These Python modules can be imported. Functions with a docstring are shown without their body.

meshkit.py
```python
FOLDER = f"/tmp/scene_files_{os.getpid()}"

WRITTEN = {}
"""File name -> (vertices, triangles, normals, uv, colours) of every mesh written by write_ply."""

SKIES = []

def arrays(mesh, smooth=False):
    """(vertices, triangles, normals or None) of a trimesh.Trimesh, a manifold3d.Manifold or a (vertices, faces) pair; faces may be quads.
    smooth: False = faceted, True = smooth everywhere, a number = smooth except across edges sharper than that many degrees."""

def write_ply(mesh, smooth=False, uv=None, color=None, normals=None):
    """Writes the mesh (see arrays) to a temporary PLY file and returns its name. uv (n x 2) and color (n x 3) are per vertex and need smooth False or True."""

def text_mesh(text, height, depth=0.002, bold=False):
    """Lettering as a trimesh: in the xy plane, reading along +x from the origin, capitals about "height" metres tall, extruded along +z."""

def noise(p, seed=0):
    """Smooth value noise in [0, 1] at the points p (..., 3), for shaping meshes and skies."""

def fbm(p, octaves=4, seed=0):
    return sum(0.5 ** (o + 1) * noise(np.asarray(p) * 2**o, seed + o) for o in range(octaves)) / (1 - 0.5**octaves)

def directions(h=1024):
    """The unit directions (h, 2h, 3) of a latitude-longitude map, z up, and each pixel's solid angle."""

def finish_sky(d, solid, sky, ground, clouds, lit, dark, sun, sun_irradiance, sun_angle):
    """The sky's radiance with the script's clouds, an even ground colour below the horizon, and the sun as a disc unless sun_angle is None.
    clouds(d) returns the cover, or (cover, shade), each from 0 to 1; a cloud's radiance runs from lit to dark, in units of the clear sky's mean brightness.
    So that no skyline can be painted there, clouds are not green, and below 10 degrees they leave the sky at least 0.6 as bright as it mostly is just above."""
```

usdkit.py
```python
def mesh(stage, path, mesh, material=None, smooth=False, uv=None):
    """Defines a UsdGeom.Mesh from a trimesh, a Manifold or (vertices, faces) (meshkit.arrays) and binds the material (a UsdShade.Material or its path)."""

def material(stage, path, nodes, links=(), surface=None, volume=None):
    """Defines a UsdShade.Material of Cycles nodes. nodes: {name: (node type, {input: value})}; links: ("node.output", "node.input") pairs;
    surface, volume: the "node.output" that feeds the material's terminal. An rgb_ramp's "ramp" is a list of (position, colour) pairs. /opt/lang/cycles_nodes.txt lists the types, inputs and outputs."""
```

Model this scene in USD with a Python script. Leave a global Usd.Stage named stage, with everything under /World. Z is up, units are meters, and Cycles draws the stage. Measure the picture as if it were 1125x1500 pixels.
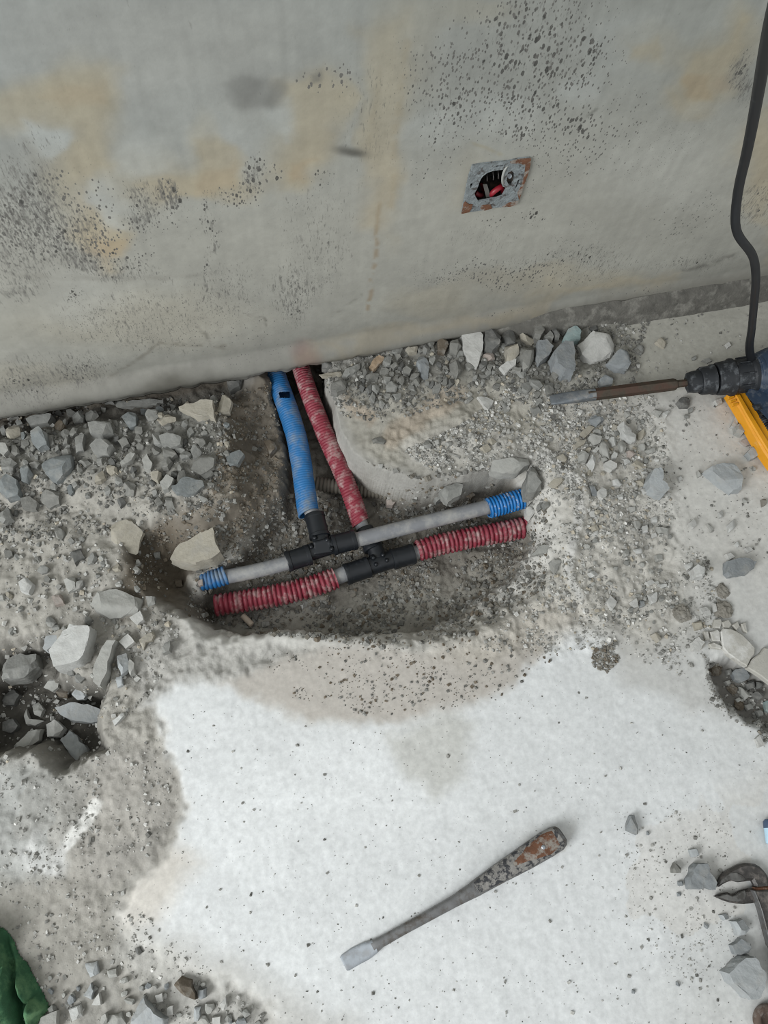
import math, random
import numpy as np, trimesh, shapely, manifold3d
from shapely.geometry import Polygon, LineString
from scipy.ndimage import map_coordinates
from scipy.interpolate import CubicSpline
from pxr import Usd, UsdGeom, UsdLux, UsdShade, Gf, Sdf, Vt
import usdkit, meshkit
from meshkit import fbm, noise

stage = Usd.Stage.CreateInMemory()
UsdGeom.SetStageUpAxis(stage, 'Z'); UsdGeom.SetStageMetersPerUnit(stage, 1.0)
world = UsdGeom.Xform.Define(stage, '/World')
stage.SetDefaultPrim(world.GetPrim())
UsdGeom.Scope.Define(stage, '/World/Looks')

# ------------------------------------------------------------------ camera
F = 1213.0                      # focal length in pixels of the 1125 x 1500 frame
CAM_H = 1.15
def ray(u, v): return np.stack([(np.asarray(u, float) - 562.5) / F, -(np.asarray(v, float) - 750) / F, -np.ones_like(np.asarray(u, float))], -1)
_n = ray(480, 1241); _n /= np.linalg.norm(_n)           # straight down
_m = np.cross(ray(0, 608), ray(1125, 417))              # foot of the wall
_X = np.cross(_m, _n); _X /= np.linalg.norm(_X)
if _X[0] < 0: _X = -_X
_Z = -_n; _Y = np.cross(_Z, _X)
R = np.stack([_X, _Y, _Z])                              # camera -> world
_d = R @ ray(562.5, 512.5); CAM_D = CAM_H * _d[1] / -_d[2]
C = np.array([0, -CAM_D, CAM_H])
cam = UsdGeom.Camera.Define(stage, '/World/camera')
M = np.eye(4); M[:3, :3] = R; M[:3, 3] = C
cam.AddTransformOp().Set(Gf.Matrix4d(*M.T.ravel().tolist()))
cam.CreateHorizontalApertureAttr(36.0); cam.CreateVerticalApertureAttr(48.0)
cam.CreateFocalLengthAttr(F / 1125 * 36.0)
cam.CreateClippingRangeAttr(Gf.Vec2f(0.02, 100))
cam.CreateExposureAttr(-0.55)

# ------------------------------------------------------------------ light: overcast day through a window on the left, weak room bounce
win = UsdLux.RectLight.Define(stage, '/World/window_daylight')
win.CreateWidthAttr(1.3); win.CreateHeightAttr(1.5); win.CreateIntensityAttr(21.0)
win.CreateColorAttr(Gf.Vec3f(0.97, 1.0, 1.02))
def look_matrix(pos, target):
    z = np.array(pos, float) - np.array(target, float); z /= np.linalg.norm(z)
    x = np.cross([0, 0, 1.0], z); x /= np.linalg.norm(x)
    m = np.eye(4); m[:3, 0], m[:3, 1], m[:3, 2], m[:3, 3] = x, np.cross(z, x), z, pos
    return Gf.Matrix4d(*m.T.ravel().tolist())
win.AddTransformOp().Set(look_matrix((-2.15, -1.55, 1.75), (0.2, -0.55, 0.0)))
dome = UsdLux.DomeLight.Define(stage, '/World/sky_light')
dome.CreateIntensityAttr(0.30); dome.CreateColorAttr(Gf.Vec3f(0.97, 1.0, 1.0))

# ------------------------------------------------------------------ pixel <-> place
def at(u, v, z=0.0):
    d = R @ ray(u, v); return C + (z - CAM_H) / d[2] * d
def wall_at(u, v, y=0.0):
    d = R @ ray(u, v); return C + (y + CAM_D) / d[1] * d
def project(p):
    q = (np.asarray(p, float) - C) @ R
    w = np.maximum(-q[..., 2], 0.05)
    return 562.5 + F * q[..., 0] / w, 750 - F * q[..., 1] / w
def mpp(p): return float(-((np.asarray(p) - C) @ R)[2] / F)     # metres per pixel at a place

def smooth(a, b, x):
    t = np.clip((x - a) / (b - a), 0, 1); return t * t * (3 - 2 * t)
def lerp(a, b, t): return a + (b - a) * t

# ------------------------------------------------------------------ prims
used = {}
def numbered(path):
    k = used.get(path, 0); used[path] = k + 1
    return path if k == 0 else f'{path}_{k:03d}'
def tag(p, label=None, cat=None, group=None, kind=None):
    p = p.GetPrim() if hasattr(p, 'GetPrim') else p
    for k, val in (('label', label), ('category', cat), ('group', group), ('kind', kind)):
        if val: p.SetCustomDataByKey(k, val)
    return p
def thing(name, label, cat, loc=(0, 0, 0), group=None, kind=None):
    x = UsdGeom.Xform.Define(stage, numbered('/World/' + name)); x.AddTranslateOp().Set(Gf.Vec3d(*map(float, loc)))
    x.origin = np.array(loc, float) if False else None
    tag(x, label, cat, group, kind); ORIGIN[str(x.GetPath())] = np.array(loc, float)
    return x
ORIGIN = {}
def origin_of(path):
    while path and path not in ORIGIN: path = path.rpartition('/')[0]
    return ORIGIN.get(path, np.zeros(3))
def obj(name, m, mat, parent=None, smooth=False, label=None, tint=None, loc=None, extra=None):
    """one Mesh prim; m in world coordinates; under a thing it is moved into the thing's frame; loc gives a top-level mesh its own base point"""
    base = str(parent.GetPath()) if parent is not None else '/World'
    path = numbered(base + '/' + name)
    off = origin_of(base) if parent is not None else (np.zeros(3) if loc is None else np.array(loc, float))
    v, f, _ = meshkit.arrays(m, False)
    me = usdkit.mesh(stage, path, (v - off, f), mat, smooth=smooth)
    if parent is None and loc is not None: me.AddTranslateOp().Set(Gf.Vec3d(*map(float, off)))
    for key, val in {**({'tint': tint} if tint is not None else {}), **(extra or {})}.items():
        UsdGeom.PrimvarsAPI(me).CreatePrimvar(key, Sdf.ValueTypeNames.Color3fArray, 'vertex').Set(Vt.Vec3fArray.FromNumpy(np.asarray(val, np.float32)))
    if label: tag(me, label)
    return me

# ------------------------------------------------------------------ materials
def plain(name, col, rough=0.6, var=0.12, scale=60, metallic=0.0, bump=0.0, bump_scale=250, second=None, second_scale=25, second_at=(0.5, 0.62), spec=0.5):
    """colour with grain; second = a colour that lies over it in patches (dust, rust, stains)"""
    n = {'g': ('geometry', {}), 'n': ('noise_texture', {'scale': scale, 'detail': 5.0, 'roughness': 0.6}),
         'r': ('rgb_ramp', {'ramp': [(0.25, tuple(np.array(col) * (1 - var))), (0.75, tuple(np.minimum(np.array(col) * (1 + var), 1)))]}),
         'p': ('principled_bsdf', {'roughness': rough, 'metallic': metallic, 'specular_ior_level': spec})}
    l = [('g.position', 'n.vector'), ('n.fac', 'r.fac')]
    out = 'r.color'
    if second is not None:
        n['n2'] = ('noise_texture', {'scale': second_scale, 'detail': 6.0, 'roughness': 0.65})
        n['mr'] = ('map_range', {'from_min': second_at[0], 'from_max': second_at[1], 'clamp': True})
        n['mx'] = ('mix', {'color2': second})
        l += [('g.position', 'n2.vector'), ('n2.fac', 'mr.value'), ('mr.result', 'mx.fac'), (out, 'mx.color1')]
        out = 'mx.color'
    l.append((out, 'p.base_color'))
    if bump:
        n['nb'] = ('noise_texture', {'scale': bump_scale, 'detail': 4.0})
        n['b'] = ('bump', {'strength': bump, 'distance': 0.002})
        l += [('g.position', 'nb.vector'), ('nb.fac', 'b.height'), ('b.normal', 'p.normal')]
    return usdkit.material(stage, '/World/Looks/' + name, n, l, surface='p.BSDF')

def tinted(name, rough=0.9, var=0.11, scale=120, bump=0.4, bump_scale=300, bump_dist=0.002, specks=None, mould=False, relief=False):
    n = {'g': ('geometry', {}), 'a': ('attribute', {'attribute': 'tint'}),
         'n': ('noise_texture', {'scale': scale, 'detail': 6.0, 'roughness': 0.65}),
         'r': ('map_range', {'from_min': 0.3, 'from_max': 0.7, 'to_min': 1 - var, 'to_max': 1 + var}),
         'v': ('combine_color', {}), 'm': ('mix', {'mix_type': 'multiply', 'fac': 1.0}),
         'nb': ('noise_texture', {'scale': bump_scale, 'detail': 5.0, 'roughness': 0.6}),
         'b': ('bump', {'strength': bump, 'distance': bump_dist}),
         'p': ('principled_bsdf', {'roughness': rough, 'specular_ior_level': 0.2})}
    l = [('g.position', 'n.vector'), ('n.fac', 'r.value'), ('r.result', 'v.r'), ('r.result', 'v.g'), ('r.result', 'v.b'),
         ('a.color', 'm.color1'), ('v.color', 'm.color2'), ('g.position', 'nb.vector'), ('nb.fac', 'b.height'), ('b.normal', 'p.normal')]
    out = 'm.color'
    if relief:
        n['rl'] = ('attribute', {'attribute': 'relief'}); n['rs'] = ('separate_color', {}); n['rm'] = ('math', {'math_type': 'multiply', 'value2': bump})
        l += [('rl.color', 'rs.color'), ('rs.r', 'rm.value1'), ('rm.value', 'b.strength')]
    if specks:                                             # sparse dark grains: (scale, threshold, colour)
        for i, (sc, th, co) in enumerate(specks):
            n[f's{i}'] = ('voronoi_texture', {'scale': sc, 'feature': 'f1'})
            n[f'sc{i}'] = ('separate_color', {})
            n[f'st{i}'] = ('math', {'math_type': 'multiply', 'value2': th})
            n[f'sl{i}'] = ('math', {'math_type': 'less_than'})
            n[f'sm{i}'] = ('mix', {'color2': co})
            l += [('g.position', f's{i}.vector'), (f's{i}.color', f'sc{i}.color'), (f'sc{i}.r', f'st{i}.value1'), (f's{i}.distance', f'sl{i}.value1'), (f'st{i}.value', f'sl{i}.value2'),
                  (f'sl{i}.value', f'sm{i}.fac'), (out, f'sm{i}.color1')]
            out = f'sm{i}.color'
    if mould:                                              # mould colonies: dots whose size follows the attribute
        n['md'] = ('attribute', {'attribute': 'mould'}); n['ms'] = ('separate_color', {})
        l.append(('md.color', 'ms.color'))
        for i, (sc, k, chan, co) in enumerate(((120, 0.47, 'r', (0.040, 0.039, 0.036)), (230, 0.62, 'r', (0.075, 0.073, 0.067)), (340, 0.8, 'g', (0.12, 0.116, 0.107)))):
            n[f'w{i}'] = ('noise_texture', {'scale': sc * 2.5, 'detail': 2.0}); n[f'wa{i}'] = ('vector_math', {'math_type': 'scale', 'scale': 0.35 / sc}); n[f'wb{i}'] = ('vector_math', {'math_type': 'add'})
            n[f'wm{i}'] = ('mapping', {'scale': (1.0, 1.0, 0.55)}); n[f'd{i}'] = ('voronoi_texture', {'scale': sc, 'feature': 'f1'}); n[f'dc{i}'] = ('separate_color', {})
            n[f'dt{i}'] = ('math', {'math_type': 'multiply'}); n[f'dk{i}'] = ('math', {'math_type': 'multiply', 'value2': k})
            n[f'df{i}'] = ('math', {'math_type': 'subtract'}); n[f'dr{i}'] = ('map_range', {'from_min': 0.0, 'from_max': 0.10, 'to_min': 0.0, 'to_max': 0.92, 'clamp': True})
            n[f'dm{i}'] = ('mix', {'color2': co})
            l += [('g.position', f'w{i}.vector'), (f'w{i}.color', f'wa{i}.vector1'), ('g.position', f'wb{i}.vector1'), (f'wa{i}.vector', f'wb{i}.vector2'), (f'wb{i}.vector', f'wm{i}.vector'), (f'wm{i}.vector', f'd{i}.vector'), (f'd{i}.color', f'dc{i}.color'),
                  (f'dc{i}.g', f'dt{i}.value1'), (f'ms.{chan}', f'dt{i}.value2'), (f'dt{i}.value', f'dk{i}.value1'), (f'dk{i}.value', f'df{i}.value1'), (f'd{i}.distance', f'df{i}.value2'),
                  (f'df{i}.value', f'dr{i}.value'), (f'dr{i}.result', f'dm{i}.fac'), (out, f'dm{i}.color1')]
            out = f'dm{i}.color'
        for i, (sv, k0, co) in enumerate((((420, 420, 120), .69, (.095, .092, .085)), ((190, 190, 42), .70, (.13, .126, .115)))):      # run-down streaks where the third channel is set
            n[f'km{i}'] = ('mapping', {'scale': sv}); n[f'kn{i}'] = ('noise_texture', {'scale': 1.0, 'detail': 4.0, 'roughness': .6})
            n[f'ka{i}'] = ('math', {'math_type': 'multiply_add', 'value2': .23, 'value3': -k0}); n[f'ks{i}'] = ('math', {'math_type': 'add'})
            n[f'kr{i}'] = ('map_range', {'from_min': 0.0, 'from_max': 0.15, 'to_min': 0.0, 'to_max': 0.72, 'clamp': True}); n[f'kx{i}'] = ('mix', {'color2': co})
            l += [('g.position', f'km{i}.vector'), (f'km{i}.vector', f'kn{i}.vector'), ('ms.b', f'ka{i}.value1'), (f'kn{i}.fac', f'ks{i}.value1'), (f'ka{i}.value', f'ks{i}.value2'), (f'ks{i}.value', f'kr{i}.value'), (f'kr{i}.result', f'kx{i}.fac'), (out, f'kx{i}.color1')]
            out = f'kx{i}.color'
    l.append((out, 'p.base_color'))
    return usdkit.material(stage, '/World/Looks/' + name, n, l, surface='p.BSDF')

GROUND = tinted('ground', specks=[(210, 0.085, (0.25, 0.24, 0.22))], bump=0.6, relief=True)
CRUMB = tinted('crumb', bump=0.3, bump_scale=500)
WALL = tinted('old_paint', rough=0.75, var=0.06, scale=70, bump=0.12, bump_scale=200, mould=True)
MORTAR = plain('mortar', (0.105, 0.10, 0.088), 0.95, 0.3, 70, bump=0.6, second=(0.20, 0.192, 0.17), second_scale=30)
STONE_COL = {'w': (.46, .455, .43), 'l': (.32, .318, .295), 'g': (.225, .225, .21), 'b': (.225, .238, .243), 'd': (.125, .125, .118), 'y': (.34, .315, .26),
             'k': (.45, .45, .43), 'c': (.335, .35, .352), 'u': (.215, .20, .172), 'm': (.180, .178, .163), 's': (.182, .195, .194), 'n': (.115, .095, .072), 'o': (.34, .255, .175), 'p': (.33, .285, .255), 't': (.235, .30, .295)}
STONE = {}
for k, nm in {'w': 'white', 'l': 'light', 'g': 'grey', 'b': 'blue_grey', 'd': 'dark', 'y': 'beige', 'k': 'pale', 'c': 'pale_blue', 'u': 'clod', 'm': 'mid', 's': 'slate', 'n': 'earth', 'o': 'orange', 'p': 'pinkish', 't': 'turquoise'}.items():
    c = STONE_COL[k]
    STONE[k] = plain('stone_' + nm, c, 0.92, 0.14, 90, bump=0.4, second=tuple(np.array(c) * 0.55 + np.array((.30, .29, .265)) * .45 if k != 'w' else np.array(c) * .8), second_scale=45, second_at=(0.50, 0.66), spec=0.2)

# ------------------------------------------------------------------ the ground: one surface of floor, rubble and dug trench
def axis(lo, a, b, hi, step):
    left = a - np.geomspace(step, a - lo, 26)[::-1]; right = b + np.geomspace(step, hi - b, 26)
    return np.concatenate([left, np.arange(a, b, step), right])
GX = axis(-2.6, -0.47, 1.04, 3.0, 0.0025)
GY = np.concatenate([-1.12 - np.geomspace(0.0025, 1.25, 22)[::-1], np.arange(-1.12, 0.16, 0.0025)])
XX, YY = np.meshgrid(GX, GY)
P0 = np.stack([XX, YY, np.zeros_like(XX)], -1)
UU, VV = project(P0)
w1 = fbm(P0 * 22, 4, 3) - 0.5; w2 = fbm(P0 * 22, 4, 9) - 0.5
w3 = fbm(P0 * 90, 3, 5) - 0.5; w4 = fbm(P0 * 90, 3, 6) - 0.5
def sd(pts, warp=14, fine=6):
    """signed distance in pixels of every ground vertex to an outline, ragged by noise; inside > 0"""
    pol = Polygon(pts); U = UU + w1 * warp * 2 + w3 * fine * 2; W = VV + w2 * warp * 2 + w4 * fine * 2
    x0, y0, x1, y1 = pol.bounds; near = (U > x0 - 160) & (U < x1 + 160) & (W > y0 - 160) & (W < y1 + 160)
    out = np.full(U.shape, -200.0)
    pp = shapely.points(U[near], W[near]); shapely.prepare(pol)
    d = shapely.distance(pp, pol.boundary); out[near] = np.where(shapely.contains_xy(pol, U[near], W[near]), d, -d)
    return out
def pm(pts, soft=10, warp=14, fine=6): return smooth(-soft, soft, sd(pts, warp, fine))
def line_mask(pts, width, warp=10):
    ls = LineString(pts); near = (UU > -100) & (UU < 1250) & (VV > 350) & (VV < 1600)
    out = np.full(UU.shape, 1e3); out[near] = shapely.distance(shapely.points(UU[near] + w1[near] * 2 * warp + w3[near] * 8, VV[near] + w2[near] * 2 * warp + w4[near] * 8), ls)
    return 1 - smooth(width * 0.4, width, out)

SLAB = [(478, 520), (476, 560), (490, 590), (494, 632), (512, 668), (555, 694), (610, 708), (680, 700), (722, 684), (775, 676), (800, 690), (830, 690), (900, 560), (700, 440), (480, 500)]
BASIN = [(345, 470), (372, 548), (330, 590), (335, 650), (345, 720), (300, 765), (215, 770), (180, 800), (205, 850), (250, 880), (262, 905), (300, 940), (350, 940), (420, 928), (500, 938), (560, 946), (640, 950), (720, 920), (790, 880), (826, 830), (822, 740), (806, 690), (800, 640), (470, 470)]
INNER = [(378, 470), (392, 560), (412, 640), (405, 700), (370, 750), (330, 800), (285, 830), (275, 870), (300, 915), (350, 930), (420, 920), (520, 928), (600, 926), (690, 890), (770, 830), (800, 780), (790, 710), (740, 640), (480, 480)]
LEFTPIT = [(-60, 985), (30, 955), (85, 985), (150, 1000), (135, 1060), (140, 1085), (85, 1110), (50, 1085), (-60, 1110)]
LEFTPIT2 = [(-40, 955), (20, 938), (75, 930), (110, 950), (60, 985), (-40, 975)]
ROUGH = [(-200, 560), (340, 540), (360, 700), (260, 760), (250, 900), (290, 950), (250, 985), (215, 1030), (245, 1085), (270, 1140), (268, 1180), (245, 1250), (190, 1290), (170, 1340), (200, 1380), (300, 1425), (400, 1475), (420, 1620), (-200, 1700)]
RIGHTPIT = [(1042, 965), (1075, 962), (1100, 975), (1180, 1010), (1180, 1090), (1110, 1062), (1070, 1030), (1045, 995)]
HEAP = [(-60, 610), (60, 600), (200, 585), (330, 575), (345, 650), (320, 730), (230, 760), (120, 720), (-60, 730)]
RUBBLE = [(450, 530), (560, 515), (700, 478), (830, 460), (900, 475), (930, 560), (850, 560), (800, 580), (700, 560), (640, 570), (560, 620), (490, 590)]
s_slab = sd(SLAB, 4, 1.5) + (fbm(P0 * 30, 2, 61) - .5) * 6; m_slab = smooth(-7, 5, s_slab)
s_basin = sd(BASIN, 6, 6); s_inner = sd(INNER, 6, 5)
m_rough = pm(ROUGH, 13, 10, 10); m_heap = pm(HEAP, 25); m_rub = pm(RUBBLE, 25)
dig = 0.042 * smooth(-4, 40, s_basin) + 0.062 * smooth(-4, 26, s_inner)
dig_hole = dig * (1 - m_slab)
H = -dig_hole
n_big = fbm(P0 * 18, 4, 21) - 0.5; n_mid = fbm(P0 * 55, 4, 31) - 0.5; n_fine = fbm(P0 * 170, 3, 41) - 0.5
m_dug = smooth(0.008, 0.03, dig_hole)
rough = np.maximum.reduce([m_rough, pm([(180, 960), (255, 915), (330, 950), (430, 940), (470, 950), (400, 968), (330, 1002), (262, 1002), (212, 1034)], 14) * .8, m_heap, m_rub, m_dug, pm([(520, 600), (700, 560), (960, 620), (990, 760), (1010, 900), (900, 930), (760, 960), (560, 960), (700, 900), (830, 830), (820, 700), (700, 690), (560, 690)], 40) * 0.8])
lump = np.abs(n_mid) * 2
calm = pm([(-200, 1110), (120, 1100), (260, 1090), (280, 1180), (200, 1320), (320, 1430), (420, 1500), (-200, 1640)], 40) * .65 + .4 * pm([(-60, 770), (200, 740), (250, 860), (120, 920), (-60, 930)], 30)
rough = rough * (1 - np.clip(calm, 0, 1) * .7)
H += rough * (n_big * 0.014 + n_mid * 0.012 + n_fine * 0.0075) + (1 - rough) * (n_big * 0.0035 + n_mid * 0.0012 + n_fine * 0.0007)
H += -0.006 * m_rough * (1 - m_dug) + 0.012 * m_heap + 0.006 * m_rub
m_p1 = np.maximum(pm(LEFTPIT, 20), 0.7 * pm(LEFTPIT2, 10)); H += -0.085 * m_p1
m_p2 = pm(RIGHTPIT, 12, 5); H += -0.030 * m_p2
PIT3 = [(190, 772), (235, 765), (258, 790), (262, 835), (300, 872), (300, 905), (262, 900), (222, 868), (195, 820)]
m_p3 = pm(PIT3, 12, 8); H += -.03 * m_p3
gap = np.clip(smooth(-0.055, -0.015, YY) * smooth(0.06, -0.02, XX), 0, 1); H += -0.034 * gap          # the gap under the foot of the wall, left of the pipes
H += 0.004 * line_mask([(795, 668), (838, 700), (848, 745), (838, 790), (830, 835), (850, 870)], 16)
H = np.where(YY > 0.0, np.minimum(H, -0.004 - 0.2 * np.clip(YY, 0, 0.02)), H)

def col(*c): return np.array(c)
TINT = np.ones(XX.shape + (3,)) * col(.54, .527, .492)
def paint(c, m):
    global TINT
    TINT = lerp(TINT, col(*c), np.clip(m, 0, 1)[..., None])
WHITE = [(215, 1030), (260, 1000), (330, 1000), (400, 1040), (470, 1062), (560, 1060), (640, 1050), (720, 1020), (780, 960), (830, 915), (870, 930), (910, 1000), (1010, 1040), (1300, 1060), (1300, 1560), (420, 1560), (330, 1430), (220, 1375), (165, 1330), (190, 1280), (245, 1240), (275, 1180), (268, 1140), (245, 1085)]
paint((.355, .345, .305), pm([(640, 600), (700, 480), (860, 440), (1300, 370), (1300, 560), (1000, 560), (900, 580), (760, 640)], 30))
paint((.50, .495, .475), pm([(700, 1040), (860, 920), (1000, 880), (1300, 900), (1300, 1700), (900, 1700)], 60))
paint((.635, .645, .64), pm(WHITE, 18))
paint((.53, .53, .51), pm([(900, 960), (1000, 1000), (1125, 1100), (1080, 1300), (1000, 1420), (940, 1600), (1400, 1700), (1400, 900), (1000, 900)], 110, 40) * 0.85)
paint((.69, .70, .695), pm([(470, 1110), (560, 1060), (690, 1070), (650, 1200), (400, 1260), (290, 1280), (300, 1150)], 50, 40) * 0.8)
paint((.49, .485, .45), pm([(560, 1080), (650, 1045), (690, 1060), (680, 1140), (640, 1170), (590, 1130)], 18) * 0.8)
paint((.455, .425, .385), pm([(320, 1005), (400, 958), (470, 942), (540, 952), (620, 960), (700, 950), (770, 925), (800, 940), (750, 1005), (650, 1042), (540, 1062), (450, 1050), (390, 1032)], 12))
paint((.56, .52, .46), pm([(160, 1300), (250, 1230), (290, 1260), (230, 1350), (180, 1370)], 25) * 0.8)
paint((.54, .50, .44), (fbm(P0 * 7, 4, 77) > 0.56) * pm([(750, 1250), (1125, 1150), (1200, 1600), (700, 1600)], 50) * 0.35)
paint((.435, .415, .372), pm([(560, 640), (640, 600), (760, 560), (900, 570), (960, 640), (950, 700), (990, 800), (1020, 880), (1000, 940), (930, 950), (860, 915), (800, 930), (700, 950), (600, 950), (520, 930), (600, 900), (760, 860), (830, 800), (800, 690), (700, 690), (560, 690)], 35) * 0.85)
paint((.45, .415, .36), pm([(640, 960), (700, 930), (800, 880), (850, 900), (800, 940), (700, 980)], 25) * 0.8)
paint((.315, .298, .255), pm([(480, 560), (700, 560), (800, 600), (820, 670), (740, 690), (620, 700), (540, 690), (500, 640)], 15) * 0.9)
paint((.33, .275, .215), line_mask([(505, 585), (540, 610)], 16) * 0.8)
paint((.34, .29, .23), line_mask([(575, 640), (620, 610), (665, 580)], 22) * 0.8)
paint((.46, .445, .41), pm([(600, 650), (700, 620), (800, 640), (800, 680), (700, 690), (600, 680)], 22) * 0.8)
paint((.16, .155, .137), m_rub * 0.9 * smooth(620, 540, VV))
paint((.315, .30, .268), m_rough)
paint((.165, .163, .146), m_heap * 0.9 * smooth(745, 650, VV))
paint((.33, .315, .28), pm([(90, 730), (200, 690), (230, 760), (190, 800), (120, 880), (0, 900), (-60, 800)], 30) * 0.7)
paint((.37, .375, .36), pm([(-60, 1120), (110, 1110), (120, 1200), (60, 1290), (-60, 1290)], 25) * 0.75)
paint((.30, .285, .26), pm([(110, 1090), (240, 1090), (265, 1180), (220, 1260), (120, 1300), (100, 1220)], 25) * 0.8)
paint((.122, .101, .075), pm([(318, 572), (370, 535), (470, 500), (440, 640), (425, 740), (370, 770), (320, 800), (220, 880), (170, 900), (190, 780), (240, 760), (330, 720)], 18) * 0.9)
paint((.27, .235, .19), pm([(255, 760), (300, 720), (345, 700), (340, 725), (300, 745)], 8) * 0.7)
paint((.18, .166, .142), smooth(0.045, 0.075, dig_hole))
paint((.30, .285, .25), smooth(0.055, 0.08, dig_hole) * pm([(330, 860), (500, 850), (800, 790), (800, 900), (600, 960), (300, 960)], 25) * 0.9)
paint((.31, .30, .275), m_slab * smooth(26, 2, s_slab) * smooth(0, 6, s_basin))
paint((.345, .335, .31), pm([(180, 960), (255, 915), (330, 950), (430, 940), (470, 950), (400, 968), (330, 1002), (262, 1002), (212, 1034)], 12) * 0.85)
paint((.37, .35, .315), (fbm(P0 * 10, 4, 91) > .52) * m_rough * smooth(1090, 1130, VV) * .5)
paint((.27, .262, .24), (fbm(P0 * 12, 4, 92) > .56) * m_rough * smooth(1090, 1130, VV) * .5)
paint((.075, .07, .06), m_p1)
paint((.10, .083, .062), m_p3 * .9)
paint((.455, .445, .415), pm([(195, 1345), (300, 1385), (400, 1430), (520, 1500), (560, 1600), (300, 1600), (180, 1400)], 34, 20) * .75)
paint((.16, .152, .138), m_p2)
paint((.58, .57, .545), line_mask([(795, 668), (838, 700), (848, 745), (838, 790), (830, 835), (850, 870)], 10) * 0.75)
paint((.70, .69, .655), line_mask([(138, 1178), (122, 1205), (96, 1234)], 13, 3) * 0.95)
paint((.60, .595, .575), line_mask([(92, 1238), (75, 1275), (50, 1272), (40, 1250), (52, 1222)], 10, 5) * 0.6)
paint((.55, .55, .53), pm([(25, 1245), (60, 1225), (95, 1265), (85, 1285), (40, 1270)], 10) * 0.6)
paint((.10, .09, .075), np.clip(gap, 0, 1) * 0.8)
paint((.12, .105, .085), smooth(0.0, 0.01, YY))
TINT *= (1 + (fbm(P0 * 30, 4, 88) - 0.5)[..., None] * lerp(0.09, 0.55, rough)[..., None])
TINT = np.clip(TINT, 0.02, 0.8)

idx = np.arange(XX.size).reshape(XX.shape)
a, b, c, d = idx[:-1, :-1].ravel(), idx[:-1, 1:].ravel(), idx[1:, 1:].ravel(), idx[1:, :-1].ravel()
GF = np.concatenate([np.stack([a, b, c], 1), np.stack([a, c, d], 1)])
GV = np.stack([XX, YY, H], -1).reshape(-1, 3); GT = TINT.reshape(-1, 3)
soil = (dig_hole > 0.012).ravel()
is_soil = soil[GF].sum(1) >= 2
RELIEF = np.repeat((0.12 + 0.88 * np.clip(rough, 0, 1)).reshape(-1, 1), 3, 1)
def sub(faces):
    ids, inv = np.unique(faces, return_inverse=True); return (GV[ids], inv.reshape(-1, 3)), GT[ids], {'relief': RELIEF[ids]}
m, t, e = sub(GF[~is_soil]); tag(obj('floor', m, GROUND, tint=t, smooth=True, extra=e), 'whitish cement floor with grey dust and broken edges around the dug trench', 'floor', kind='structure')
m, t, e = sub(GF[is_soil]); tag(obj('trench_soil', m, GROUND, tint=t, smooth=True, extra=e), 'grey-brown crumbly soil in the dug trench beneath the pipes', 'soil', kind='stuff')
_iy, _ix = np.arange(len(GY)), np.arange(len(GX))
def gh(x, y): return map_coordinates(H, [np.atleast_1d(np.interp(y, GY, _iy)), np.atleast_1d(np.interp(x, GX, _ix))], order=1)
def on_ground(u, v, lift=0.0):
    z = 0.0
    for _ in range(6):
        p = at(u, v, z + lift); z = 0.5 * z + 0.5 * float(gh(p[0], p[1])[0])
    return at(u, v, z + lift) - np.array([0, 0, lift])

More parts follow.
